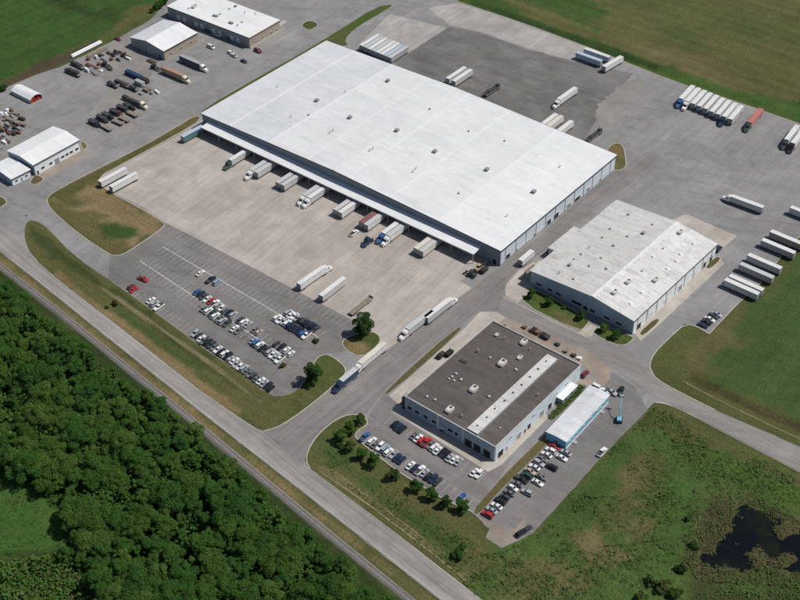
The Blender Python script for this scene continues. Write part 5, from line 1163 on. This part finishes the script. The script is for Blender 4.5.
# --- machines and stores in the upper left yard
def truck_proto():
    """old straight truck, x forward, centre origin"""
    P = [('cab', MB().loft([[(1.6, -1.15, .8), (1.6, 1.15, .8), (1.6, 1.0, 2.7), (1.6, -1.0, 2.7)], [(2.9, -1.15, .7), (2.9, 1.15, .7), (2.8, 1.0, 2.7), (2.8, -1.0, 2.7)], [(3.2, -1.05, .7), (3.2, 1.05, .7), (3.2, .95, 1.7), (3.2, -.95, 1.7)], [(4.2, -.95, .6), (4.2, .95, .6), (4.2, .8, 1.5), (4.2, -.8, 1.5)]]).mesh('truck_cab', [M['carW']]), None),
         ('windshield', MB().hexa([(2.84, -.9, 2.6), (3.2, -.9, 1.75), (3.2, .9, 1.75), (2.84, .9, 2.6)], [(2.9, -.9, 2.62), (3.26, -.9, 1.77), (3.26, .9, 1.77), (2.9, .9, 2.62)]).mesh('truck_ws', [M['glass']]), None, 'cab'),
         ('truck_bed', MB().hexa([(-4.2, -1.0, 1.1), (1.4, -1.0, 1.1), (1.4, 1.0, 1.1), (-4.2, 1.0, 1.1)], [(-4.3, -1.25, 2.2), (1.4, -1.25, 2.2), (1.4, 1.25, 2.2), (-4.3, 1.25, 2.2)]).mesh('truck_bed', [M['machine_dark']]), None),
         ('chassis', MB().box(-4.1, 4.0, -.45, .45, .65, 1.08).mesh('truck_ch', [M['chassis']]), None)]
    for x in (3.4, -2.2, -3.3):
        for sy in (-1, 1): P.append(('wheel', W_TRK1 if x > 0 else W_TRK, (x, sy * .98, .52)))
    return P
TRUCK = truck_proto()
def pt(px, py, z=0.0): p = G(px, py, z); return (p.x, p.y, .05)
g = 'dark trucks lined up in the upper left yard'
for i, (x, y, c) in enumerate(((95, 125, 'K'), (103, 120.5, 'D'), (108.5, 118, 'K'), (116.5, 114.5, 'M'), (123.5, 110.5, 'D'), (129.5, 108.5, 'K'))):
    put(TRUCK, 'straight_truck', pt(x, y), RG + VR.uniform(-.06, .06), {'cab': 'car' + c}, f'{PAINT[c][0]} dump-bed truck, {ordinal(i + 1)} from the left in the line in the upper left yard', 'truck', g)
CHAS = flat_trailer(7.5)
for i, (x, y) in enumerate(((111, 130), (123, 124), (129, 121), (137, 116))): p = G(x, y, 1.2); put(CHAS, 'flatbed_trailer', (p.x, p.y, .05), RG + VR.uniform(-.1, .1), {}, f'short flat trailer, {ordinal(i + 1)} from the left in front of the dark truck line', 'trailer', 'short flat trailers before the truck line')
p = G(147.5, 110); semi_at(p.xy, RG, 'KK', 'Y', 'dark long truck with cream cab behind the truck line', proto=flat_trailer(14.5, 1.5))
p = G(190, 84); semi_at(p.xy, RG + .02, 'OO', 'Y', 'orange-brown trailer truck with cream cab in the upper left yard')
p = G(207.5, 72.5); semi_at(p.xy, RG, 'NG', 'W', 'dark blue-grey trailer truck with white cab near the gabled shed')
for x, y, L_, ld, lb in ((80, 75.5, 12.0, 1.8, 'flatbed with dark load at the field edge, left of two'), (84, 68, 11.0, 1.3, 'flatbed with low load at the field edge, right of two'), (129, 86.5, 11.0, 1.2, 'flatbed with timber load in the middle of the upper yard'), (137.5, 90, 10.0, 1.0, 'low flatbed just in front of the stacked containers'), (118, 86.5, 8.0, .9, 'short flatbed left of the stacked containers')):
    p = G(x, y, 1.3); put(flat_trailer(L_, ld), 'flatbed_trailer', (p.x, p.y, .05), RG + VR.uniform(-.05, .05), {}, lb, 'trailer', 'loaded flatbeds in the upper left yard')
def container(px, py, L_, col, label):
    e = empty('storage_container', pt(px, py), RG); tag(e, label, 'container', 'containers in the upper left yard')
    mb = MB(); n = int(L_ / .5)
    mb.box(-L_ / 2, L_ / 2, -1.22, 1.22, .05, 2.55).build('body', M[col], e)
    rb = MB()
    for k in range(n): x = -L_ / 2 + .25 + k * .5; rb.box(x, x + .22, -1.27, 1.27, .2, 2.58)
    rb.build('ribs', M[col], e); MB().box(L_ / 2, L_ / 2 + .06, -1.1, -.03, .2, 2.45).build('door', M[col], e); MB().box(L_ / 2, L_ / 2 + .06, .03, 1.1, .2, 2.45).build('door', M[col], e)
container(134, 77, 12.0, 'trN', 'dark blue long container in the upper left yard'); container(140, 85, 6.0, 'trG', 'grey short container next to the dark blue one'); container(145, 82.5, 5.0, 'trK', 'black short container right of the dark blue one')
def loader(px, py, head, col, label):
    e = empty('wheel_loader', pt(px, py), head); tag(e, label, 'loader', 'machines in the upper left yard')
    MB().hexa([(-2.6, -.9, .8), (.2, -.9, .8), (.2, .9, .8), (-2.6, .9, .8)], [(-2.4, -.8, 1.9), (.2, -.8, 2.0), (.2, .8, 2.0), (-2.4, .8, 1.9)]).build('body', M[col], e)
    c = MB().box(-.9, .6, -.75, .75, 1.9, 3.1).build('cab', M['glass'], e); MB().box(-1.0, .7, -.85, .85, 3.1, 3.22).build('cab_roof', M[col], c)
    for sy in (-1, 1): MB().hexa([(.3, sy * .6 - .1, 1.2), (3.0, sy * .6 - .1, .7), (3.0, sy * .6 + .1, .7), (.3, sy * .6 + .1, 1.2)], [(.3, sy * .6 - .1, 1.6), (3.0, sy * .6 - .1, 1.0), (3.0, sy * .6 + .1, 1.0), (.3, sy * .6 + .1, 1.6)]).build('arm', M[col], e)
    MB().hexa([(2.9, -1.3, .15), (4.0, -1.3, .15), (4.0, 1.3, .15), (2.9, 1.3, .15)], [(2.8, -1.3, 1.2), (3.2, -1.3, 1.2), (3.2, 1.3, 1.2), (2.8, 1.3, 1.2)]).build('bucket', M['machine_dark'], e)
    for x in (-1.7, 1.3):
        for sy in (-1, 1): o = mk('wheel', W_TRK, e, (x, sy * 1.05, .65)); o.scale = (1.3, 1, 1.3)
loader(155, 69, RG, 'machine_dark', 'dark loader standing left of the orange-brown truck'); loader(116, 55, UPR, 'machine_dark', 'dark loader near the field edge, left of two'); loader(125, 57, RG, 'wood', 'tan loader near the field edge, right of two'); loader(106, 66.5, RG, 'machine_dark', 'dark loader alone in the middle of the gravel'); loader(479, 270, UPR, 'paint_yellow', 'yellow-tan loader at the right end of the dock'); loader(471, 276, LF, 'machine_dark', 'dark loader at the lower end of the dock ramp')
def bundle(px, py, L_, head, mat, label, n=5, r=.25):
    e = empty('pipe_bundle', pt(px, py), head); tag(e, label, 'pipes', 'pipe and beam bundles in the upper left yard')
    for k in range(n): MB().tube((-L_ / 2, (k - n / 2) * 2.1 * r, r + .15), (L_ / 2, (k - n / 2) * 2.1 * r, r + .15), r, n=8).build('pipe', M[mat], e)
    for k in range(n - 1): MB().tube((-L_ / 2 + .3, (k + .5 - n / 2) * 2.1 * r, r * 2.75 + .15), (L_ / 2 - .2, (k + .5 - n / 2) * 2.1 * r, r * 2.75 + .15), r, n=8).build('pipe', M[mat], e)
    for x in (-L_ * .3, L_ * .3): MB().box(x - .1, x + .1, -n * r * 1.2, n * r * 1.2, 0, .15).build('bearer', M['wood'], e)
bundle(86, 50, 22, UPR, 'trim_white', 'long white pipes lying along the field edge', 3, .4); bundle(97, 53, 14, UPR, 'wood', 'tan beams beside the long white pipes'); bundle(92, 67, 9, RG, 'rust', 'rusty pipes on the gravel near the two flatbeds'); bundle(94, 72, 10, RG - .3, 'galv', 'grey pipes on the gravel below the rusty ones'); bundle(148, 88, 9, RG, 'galv', 'grey pipes right of the containers'); bundle(143, 80, 8, RG, 'trim_white', 'white pipes beside the black container'); bundle(152, 62, 6, RG, 'rust', 'rusty pipes on the red dirt above the loader')
def pallets(px, py, seed, label, group):
    r = random.Random(seed); e = empty('pallet_stack', pt(px, py), DIR_A + r.uniform(-.25, .25)); tag(e, label, 'pallets', group)
    L_, W_ = r.uniform(1.4, 4.2), r.uniform(1.1, 1.7); m = r.choice(['wood', 'wood', 'rust', 'machine_dark', 'trim_white', 'trim_white', 'galv', 'door_grey']); z = 0
    for k in range(r.randint(2, 5)):
        h = r.uniform(.25, .5); MB().box(-L_ / 2 + r.uniform(-.1, .1), L_ / 2, -W_ / 2, W_ / 2 + r.uniform(-.1, .1), z + .02, z + h).build('pallet', M[m], e); z += h
hp = [(x + VR.uniform(-1.3, 1.3), y + VR.uniform(-1, 1)) for x, y in [(2, 116), (8, 114), (14, 116), (20, 119), (3, 121), (9, 121), (15, 122), (21, 125), (2, 127), (8, 127), (14, 128), (19, 130), (3, 132), (9, 133), (14, 134), (2, 138), (8, 139), (4, 144), (12, 124), (6, 130), (18, 126), (0, 148), (11, 117), (5, 118), (17, 133), (-3, 124), (-4, 134), (-6, 142)]]
for i, (x, y) in enumerate(hp): pallets(x, y, i, 'stack of pallets or scrap in the crowded storage heap behind the workshop building', 'stacks in the crowded storage heap')
hq = [(x + VR.uniform(-2.2, 2.2), y + VR.uniform(-1.6, 1.6)) for x, y in [(1, 113), (6, 112), (12, 112), (18, 115), (23, 121), (24, 127), (4, 116), (0, 119), (6, 124), (12, 127), (1, 130), (6, 135), (11, 131), (16, 124), (20, 128), (-2, 129), (3, 141), (7, 143), (0, 145), (15, 119)]]
for i, (x, y) in enumerate(hq): pallets(x, y, 100 + i, 'stack of pallets or scrap in the crowded storage heap behind the workshop building', 'stacks in the crowded storage heap')
for i, (x, y) in enumerate([(88, 60), (96, 58), (101, 56), (108, 53), (112, 60), (120, 61), (99, 64), (110, 69), (87, 72), (101, 71), (104, 60), (128, 60), (146, 92), (151, 94), (141, 95), (158, 92)]): pallets(x + VR.uniform(-1, 1), y + VR.uniform(-1, 1), 200 + i, 'low stack of material scattered on the gravel between the yard machines', 'scattered stacks on the yard gravel')
pallets(10, 115, 77, 'stack of white panels at the top of the storage heap', None)
# roadside and dock clutter
def dumpster(px, py, head, mat, label):
    e = empty('dumpster', pt(px, py), head); tag(e, label, 'dumpster')
    MB().hexa([(-1.8, -.9, .15), (1.8, -.9, .15), (1.8, .9, .15), (-1.8, .9, .15)], [(-2.0, -1.1, 1.7), (2.0, -1.1, 1.7), (2.0, 1.1, 1.7), (-2.0, 1.1, 1.7)]).build('bin', M[mat], e)
    MB().hexa([(-1.95, -1.05, 1.7), (0, -1.05, 1.7), (0, 1.05, 1.7), (-1.95, 1.05, 1.7)], [(-1.95, -1.0, 1.85), (-.03, -1.0, 1.85), (-.03, 1.0, 1.95), (-1.95, 1.0, 1.95)]).build('lid', M['rubber'], e)
    for x in (-1.4, 1.4): MB().box(x - .12, x + .12, -.8, .8, 0, .15).build('skid', M['machine_dark'], e)
dumpster(551, 252, UPR, 'machine_dark', 'black dumpster beside the annex of the gabled factory'); dumpster(441, 357, UPR, 'machine_dark', 'dark dumpster on the concrete walk left of the flat-roofed factory'); dumpster(449, 355, UPR, 'rubber', 'black skip beside the factory wall on the concrete walk')
dumpster(536, 333, RG, 'rust', 'rusty dumpster on the dirt strip above the factory'); dumpster(545, 338, RG, 'machine_dark', 'dark dumpster on the dirt strip above the factory'); dumpster(484, 272, UPR, 'machine_dark', 'dark dumpster just below the corner of the warehouse'); dumpster(718, 251, UPR, 'carN', 'blue-grey dumpster at the back corner of the gabled factory')
p = G(532, 257); put(SHORT, 'semi_trailer', (p.x, p.y, .06), UPR, {'box': 'trW', 'roof': 'trW'}, 'short white box trailer by the loading ramp of the gabled factory', 'trailer', None)
for i, (x, y, m) in enumerate(((503, 327, 'machine_dark'), (511, 331, 'wood'), (524, 328, 'rust'), (531, 331, 'rust'), (557, 345, 'machine_dark'), (565, 352, 'wood'), (573, 356, 'machine_dark'), (579, 359, 'trim_white'))):
    e = empty('crate_stack', pt(x, y), RG + VR.uniform(-.2, .2)); tag(e, f"{('dark', 'wooden', 'rusty', 'rusty', 'dark', 'wooden', 'dark', 'white')[i]} crates, {ordinal(i + 1)} stack from the left on the dirt strip above the factory", 'crates', 'crate stacks along the dirt strip')
    for k in range(2): MB().box(-1.1 + k * 1.2, -.05 + k * 1.2, -.7, .6, 0, .7 + .5 * k).build('crate', M[m], e)
# blue boom lift on the side yard
e = empty('boom_lift', pt(619, 421), DIR_B + .5); tag(e, 'blue boom lift with raised arm on the yard right of the blue building', 'lift')
MB().box(-1.6, 1.6, -1.1, 1.1, .5, 1.2).build('chassis', M['machine_dark'], e); t_ = MB().box(-1.8, .6, -.9, .9, 1.2, 2.1).build('turret', M['wall_teal'], e); MB().tube((.2, 0, 2.0), (2.6, 0, 5.2), .22, n=8).build('arm', M['wall_teal'], t_); MB().tube((2.6, 0, 5.2), (6.5, 0, 7.0), .16, n=8).build('upper_arm', M['wall_teal'], t_); MB().box(6.4, 7.3, -.8, .8, 6.5, 7.4).build('basket', M['galv'], t_)
for x in (-1.1, 1.1):
    for sy in (-1, 1): mk('wheel', W_TRK1, e, (x, sy * 1.15, .52))
# small road sign at the junction, light masts
def pole(name, px, py, h, label, cat, arm=True):
    e = empty(name, pt(px, py)); tag(e, label, cat); MB().tube((0, 0, 0), (0, 0, h), .1, .06, 8).build('post', M['galv'], e)
    return e
e = pole('road_sign', 27, 219, 2.6, 'white road sign at the corner of the left junction', 'sign'); MB().box(-.9, .9, -.04, .04, 1.6, 2.6).build('sign_face', M['trim_white'], e)
# ------------------------------------------------------------------ vegetation
def leaf_cloud(blobs, n, size, rng, up=.35):
    """n small leaf sprays spread over the shells of blobs (x, y, z, rx, rz) -> (4n,3) verts"""
    B_ = np.array(blobs); wt = B_[:, 3] ** 2; wt /= wt.sum(); k = rng.choice(len(B_), n, p=wt); b = B_[k]
    d = rng.normal(size=(n, 3)); d /= np.linalg.norm(d, axis=1)[:, None]; d[:, 2] = np.where(d[:, 2] < -.35, -d[:, 2], d[:, 2])
    r = rng.uniform(.55, 1.05, n) ** .6
    c = b[:, :3] + d * np.stack([b[:, 3], b[:, 3], b[:, 4]], 1) * r[:, None]
    nr = d * .8 + rng.normal(size=(n, 3)) * .55; nr[:, 2] += up; nr /= np.linalg.norm(nr, axis=1)[:, None]
    t = np.cross(nr, rng.normal(size=(n, 3))); t /= np.linalg.norm(t, axis=1)[:, None]; s = np.cross(nr, t)
    a = size * rng.uniform(.55, 1.35, n)[:, None]; bb = a * rng.uniform(.5, .9, n)[:, None]
    bend = nr * a * .25
    return np.stack([c - t * a * .5 - bend, c + s * bb * .5, c + t * a * .5 - bend, c - s * bb * .5], 1).reshape(-1, 3)
def quads_mesh(name, v, mat):
    me = bpy.data.meshes.new(name); n = len(v) // 4
    me.vertices.add(len(v)); me.vertices.foreach_set('co', v.ravel()); me.loops.add(4 * n); me.loops.foreach_set('vertex_index', np.arange(4 * n)); me.polygons.add(n); me.polygons.foreach_set('loop_start', np.arange(n) * 4)
    me.update(calc_edges=True); me.materials.append(mat); return me
def crown_blobs(rng, R, h0, h1, n, flat=.75):
    out = []
    for _ in range(n):
        t = rng.uniform(0, 1); z = h0 + (h1 - h0) * t; env = R * math.sin(math.pi * min(max(.18 + .72 * t, 0), 1)) ** .7
        a = rng.uniform(0, 6.28); r = env * math.sqrt(rng.uniform(0, 1)) * .92; s = R * rng.uniform(.16, .44)
        out.append((r * math.cos(a), r * math.sin(a), z, s, s * flat))
    out.append((0, 0, (h0 + h1) / 2, R * .62, (h1 - h0) * .42)); return out
def trunk_mesh(name, rng, h, r, R, limbs=5):
    mb = MB(); p = Vector((0, 0, -.3)); seg = 4; q = [p]
    for i in range(seg): p = p + Vector((rng.uniform(-.15, .15), rng.uniform(-.15, .15), (h + .3) / seg)); q.append(p)
    for i in range(seg): mb.tube(q[i], q[i + 1], r * (1 - .6 * i / seg), r * (1 - .6 * (i + 1) / seg), 7, cap=i == 0)
    for k in range(limbs):
        a = 6.28 * k / limbs + rng.uniform(-.4, .4); s = q[seg // 2].lerp(q[-1], rng.uniform(0, .9)); e = s + Vector((math.cos(a) * R * .6, math.sin(a) * R * .6, h * rng.uniform(.25, .5)))
        mb.tube(s, e, r * .35, r * .1, 5)
    return mb.mesh(name, [M['bark']])
rng = np.random.default_rng(11)
WOOD = []
for i in range(12):
    R = (2.3, 2.8, 3.2, 3.6, 4.0, 4.3, 4.7, 5.1, 5.5, 6.0, 3.4, 4.5)[i]; H = R * .9 + rng.uniform(4.5, 7.5)
    v = leaf_cloud(crown_blobs(rng, R, H * .25, H * .86, int(14 + R * 5)), int(1500 + 330 * R * R), .42, rng, .5)
    WOOD.append((quads_mesh(f'wood_crown_{i}', v, M['leaf']), trunk_mesh(f'wood_trunk_{i}', rng, H * .7, .22, R), v, R))
def plant(name, pr, loc, rz, sc, label, cat, group, crown_mat=None):
    e = empty(name, loc, rz); e.scale = sc; tag(e, label, cat, group)
    for nm, me in (('crown', pr[0]), ('trunk', pr[1])):
        o = bpy.data.objects.new(nm, me); COL.objects.link(o); o.parent = e
        if nm == 'crown' and crown_mat: o.material_slots[0].link = 'OBJECT'; o.material_slots[0].material = M[crown_mat]
    return e
# the wood below the railway: individual trees where the picture shows them, one mass beyond
WOODP = GP([(-80, 222), (0, 283), (60, 330), (120, 379), (200, 443), (300, 529), (366, 588), (408, 630), (440, 680), (-80, 720)])
CLEAR = GP([(-80, 468), (0, 476), (24, 482), (48, 496), (66, 520), (70, 548), (44, 560), (0, 566), (-80, 578)]); LOWS = GP([(-80, 570), (0, 562), (40, 560), (74, 572), (110, 600), (130, 650), (-80, 700)])
wp = np.array(WOODP); cand = []
cell = {}
tr_ = random.Random(3)
def far_enough(x, y, d):
    i, j = int(x // 8), int(y // 8)
    for a in (-1, 0, 1):
        for b in (-1, 0, 1):
            for (u, v_) in cell.get((i + a, j + b), ()):
                if (u - x) ** 2 + (v_ - y) ** 2 < d * d: return False
    return True
tries = np.stack([rng.uniform(wp[:, 0].min(), wp[:, 0].max(), 30000), rng.uniform(wp[:, 1].min(), wp[:, 1].max(), 30000)], 1)
ok = (sdf(tries[:, 0], tries[:, 1], WOODP) < -.5) & (sdf(tries[:, 0], tries[:, 1], CLEAR) > 1.5) & (sdf(tries[:, 0], tries[:, 1], LOWS) > 0)
spots = []
for x, y in tries[ok]:
    if far_enough(x, y, 5.3): cell.setdefault((int(x // 8), int(y // 8)), []).append((x, y)); spots.append((x, y))
def to_px(x, y, z):
    q = np.array([x, y, z - CAM_H]); d = q @ FW; return 400 + F_PX * (q @ RT) / d, 300 - F_PX * (q @ UP) / d
def in_view(x, y):
    a, b = to_px(x, y, 7); return -12 < a < 812 and -12 < b < 612
vis = [s for s in spots if in_view(*s)]; hid = [s for s in spots if not in_view(*s)]
vis.sort(key=lambda s: -s[0] * .3 + s[1]); 
if len(vis) > 300: tr_.shuffle(vis); hid += vis[300:]; vis = vis[:300]
edge_d = sdf(np.array([s[0] for s in vis]), np.array([s[1] for s in vis]), WOODP)
cd_ = sdf(np.array([s[0] for s in vis]), np.array([s[1] for s in vis]), CLEAR); ld_ = sdf(np.array([s[0] for s in vis]), np.array([s[1] for s in vis]), LOWS)
for i, (x, y) in enumerate(vis):
    e_ = edge_d[i] > -6; pr = WOOD[tr_.randrange(len(WOOD))] if not e_ else WOOD[tr_.choice([0, 1, 2, 3, 10])]; s = tr_.uniform(.85, 1.15)
    qx, qy = to_px(x, y, 5); cl = cd_[i] < 7; lo = ld_[i] < 7
    if e_: lb, gp = 'leafy tree on the railway edge of the wood' + (', upper half' if qy < 430 else ', lower half'), 'trees on the railway edge of the wood'
    elif cl: lb, gp = 'leafy tree on the rim of the grassy clearing in the wood', 'trees round the clearing'
    elif lo: lb, gp = 'leafy tree at the border of the low olive thicket', 'trees by the low thicket'
    elif qx < 14: lb, gp = 'leafy tree of the wood cut by the left picture edge', 'wood trees at the left edge'
    elif qy > 585: lb, gp = 'leafy tree of the wood cut by the bottom picture edge', 'wood trees at the bottom edge'
    elif qy < 400: lb, gp = 'leafy tree deep in the upper corner of the wood', 'trees deep in the upper wood'
    elif qx > 210: lb, gp = 'leafy tree deep in the lower right part of the wood', 'trees deep in the lower right wood'
    else: lb, gp = 'leafy tree deep in the middle of the wood beside the clearing side', 'trees deep in the middle wood'
    plant('wood_tree', pr, (x, y, -.1), tr_.uniform(0, 6.28), (s, s, s * tr_.uniform(.88, 1.12)), lb, 'tree', gp)
allv = []
for x, y in hid:
    if G(0, 0).y < y: continue
    v = WOOD[tr_.randrange(len(WOOD))][2][:4 * 1400].copy(); a = tr_.uniform(0, 6.28); s = tr_.uniform(.8, 1.2); c_, s_ = math.cos(a), math.sin(a)
    allv.append(np.stack([(v[:, 0] * c_ - v[:, 1] * s_) * s + x, (v[:, 0] * s_ + v[:, 1] * c_) * s + y, v[:, 2] * s], 1))
if allv: tag(mk('woodland', quads_mesh('woodland', np.concatenate(allv), M['leaf'])), 'rest of the leafy wood running on beyond the picture', 'woodland', None, 'stuff')
# scrub and undergrowth: leafy tufts nobody could count
def tufts(name, poly, n, size, hgt, mat, label, avoid=(), clump=.0, leaves=5, seed=1, zf=height, keep=None):
    r = np.random.default_rng(seed); P = GP(poly); p = np.array(P)
    x = r.uniform(p[:, 0].min(), p[:, 0].max(), n * 3); y = r.uniform(p[:, 1].min(), p[:, 1].max(), n * 3)
    ok = sdf(x, y, P) < 0
    for a in avoid: ok &= sdf(x, y, a) > .6
    if clump: ok &= fbm(x + 50, y, .07, 3) + (r.random(len(x)) - .5) * .35 > clump
    if keep is not None: ok &= height(x, y) > keep
    x, y = x[ok][:n], y[ok][:n]; m = len(x); z = zf(x, y) if zf else np.zeros(m)
    k = np.repeat(np.arange(m), leaves); N = m * leaves; s = (r.uniform(.5, 1.4, m) * (.5 + fbm(x, y, .12, 3)))[k]
    c = np.stack([x[k] + r.normal(size=N) * size * .45 * s, y[k] + r.normal(size=N) * size * .45 * s, z[k] + r.uniform(0, 1, N) * hgt * s], 1)
    nr = r.normal(size=(N, 3)) * .6; nr[:, 2] += 1.1; nr /= np.linalg.norm(nr, axis=1)[:, None]
    t = np.cross(nr, r.normal(size=(N, 3))); t /= np.linalg.norm(t, axis=1)[:, None]; q = np.cross(nr, t); a = (size * .8 * s * r.uniform(.5, 1.2, N))[:, None]
    v = np.stack([c - t * a * .5, c + q * a * .35, c + t * a * .5, c - q * a * .35], 1).reshape(-1, 3)
    return tag(mk(name, quads_mesh(name, v, M[mat])), label, 'undergrowth', None, 'stuff')
SCRUB = [(655, 408), (720, 436), (800, 480), (860, 512), (860, 640), (520, 640), (470, 590), (440, 556), (500, 552), (535, 536), (575, 492), (612, 450)]
PDW = [tuple(pc + (p_ - pc) * 1.06) for p_ in px] if False else POND
px_ = None
tufts('scrub_growth', SCRUB, 8000, .5, .22, 'leaf_scrub', 'rough green scrub covering the ground round the pond', (POND,), .5, 6, 4)
tufts('tall_weeds', SCRUB, 2600, .8, .6, 'leaf_scrub', 'taller weed clumps standing in drifts in the scrub', (POND,), .56, 9, 14)
tufts('dry_weeds', SCRUB, 2600, .42, .22, 'leaf_reed', 'dry tan weeds scattered through the scrub', (POND,), .48, 5, 5)
tufts('pond_reeds', [(690, 500), (716, 496), (760, 500), (800, 520), (850, 540), (850, 600), (760, 585), (700, 584), (684, 560)], 2200, .6, .6, 'leaf_reed', 'reeds and weeds round the pond edge', (), .0, 6, 6, keep=-.95)
tufts('wood_undergrowth', [(-60, 270), (0, 288), (60, 336), (120, 384), (200, 448), (300, 536), (372, 606), (420, 656), (-60, 690)], 9000, 1.6, 3.6, 'leaf', 'leafy undergrowth between the trees of the wood', (CLEAR,), 0, 6, 7)
tufts('clearing_growth', [(-60, 455), (0, 464), (24, 472), (50, 488), (70, 518), (74, 550), (44, 562), (0, 568), (-60, 580)], 450, .8, .4, 'leaf_scrub', 'tall grass and saplings round the clearing', (), .56, 6, 15)
tufts('low_thicket', [(-60, 568), (0, 560), (40, 558), (74, 570), (112, 600), (130, 640), (-60, 690)], 3200, 1.3, 2.2, 'leaf_scrub', 'low olive thicket below the clearing', (), 0, 9, 8)
tufts('verge_weeds', [(318, 446), (340, 440), (380, 476), (425, 506), (470, 540), (500, 560), (470, 586), (400, 530), (330, 472)], 2400, .55, .5, 'leaf_scrub', 'tall weeds on the bank between road and factory car park', (), .44, 5, 9)
tufts('lane_weeds', [(200, 306), (240, 332), (270, 350), (266, 354), (236, 337), (200, 311)], 130, .6, .4, 'leaf_reed', 'yellow weeds growing along the spine of the middle parking row', (), 0, 5, 10, zf=lambda x, y: np.full(x.shape, .06))
tufts('cabin_weeds', [(548, 417), (553, 420), (585, 388), (580, 385)], 260, .8, .6, 'leaf_scrub', 'weeds on the strip behind the blue building', (), 0, 6, 12, zf=lambda x, y: np.full(x.shape, .1))
# planted trees
def park_proto(seed, R, h0, h1, n, leaves, size, trunk):
    r = np.random.default_rng(seed); v = leaf_cloud(crown_blobs(r, R, h0, h1, n), leaves, size, r); return (quads_mesh(f'park_crown_{seed}', v, M['leaf_park']), trunk_mesh(f'park_trunk_{seed}', r, h0 + (h1 - h0) * .5, trunk, R), v, R)
BIG = [park_proto(31, 4.6, 2.0, 9.8, 34, 11000, .4, .28), park_proto(32, 4.3, 1.6, 9.2, 30, 10500, .4, .28)]
SML = [park_proto(40 + i, 1.8, .7, 3.9, 18, 3800, .26, .12) for i in range(4)]
BUSH = [park_proto(50 + i, 1.9, .3, 2.2, 14, 2600, .3, .1) for i in range(3)]
def at(px_, py_, z=.1): p = G(px_, py_); return (p.x, p.y, z)
plant('shade_tree', BIG[0], at(364, 335), .4, (1, 1, 1), 'large green shade tree on the island beside the apron entrance', 'tree', None); plant('shade_tree', BIG[1], at(313, 384), 2.0, (1, 1, 1.05), 'dense dark green shade tree on the lawn at the car park corner', 'tree', None)
for i, (x, y) in enumerate(((361, 423), (351, 432.5), (340.5, 441), (349.5, 451), (363, 459), (375, 466), (394, 478.5), (416, 491), (432.5, 500.5), (446, 508), (463, 511))):
    plant('small_tree', SML[i % 4], at(x, y, 0), i * 1.3, (1.3 + .1 * (i % 3),) * 3, f'small round tree, {ordinal(i + 1)} from the road end beside the factory car park', 'tree', 'small trees beside the factory car park', 'leaf' if i % 3 else None)
for i, (x, y) in enumerate(((532, 298), (548.5, 305.5), (581, 319.5), (603.5, 331.5), (615, 338.5), (564, 309))):
    k = (0, 1, 3, 4, 5, 2)[i] if False else i
    plant('small_tree', SML[(i + 1) % 4] if i < 5 else BUSH[0], at(x, y), i * 2.1, (1.15,) * 3 if i < 5 else (.6,) * 3, ('small tree at the left end of the lawn before the gabled factory', 'second small tree on the lawn before the gabled factory', 'small tree right of the lawn middle before the gabled factory', 'left tree on the short lawn by the gabled factory corner', 'right tree on the short lawn by the gabled factory corner', 'low bush in the middle of the lawn before the gabled factory')[i], 'tree' if i < 5 else 'bush', None, 'leaf')
bs = [(116, 305, 1.0, 'lone green bush on the verge below the red cars'), (107, 308, .5, 'tiny bush on the verge left of the lone green bush'), (316, 342, .8, 'bush on the end island of the upper double parking row'), (283, 367, .8, 'bush on the end island of the middle double parking row'), (459, 556, 1.2, 'dark bush by the road bank below the factory car park'), (463, 548, .9, 'dark bush just above the bank bush'), (340, 447, .8, 'low bush near the road bend behind the small trees'),
      (664, 590, 1.6, 'big pale green bush at the bottom edge left of the pond'), (676, 596, 1.4, 'green bush at the bottom edge nearest the pond'), (650, 583, 1.2, 'green bush left of the big pale bush at the bottom edge'), (681, 572, 1.2, 'bush on the left bank of the pond'), (694, 548, 1.0, 'bush above the left bank of the pond'), (688, 520, .9, 'bush in the scrub above the pond'), (640, 600, 1.3, 'bush at the bottom edge in the middle of the scrub'),
      (158, 8, 1.8, 'dark bush at the field corner beside the long depot'), (165, 4, 1.5, 'dark bush nearest the long depot'), (152, 12, 1.0, 'small bush at the field corner'), (3, 90, 1.5, 'dark bush at the left edge behind the round-roofed shed'), (-4, 93, 1.3, 'dark bush cut by the left picture edge'), (452, 100, .01, '')]
for i, (x, y, s, lb) in enumerate(bs):
    if lb: plant('bush', BUSH[i % 3], at(x, y, 0), i * 1.7, (s, s, s), lb, 'bush', None, 'leaf_scrub' if 'pale' in lb or 'scrub' in lb else ('leaf' if 'dark' in lb else None))
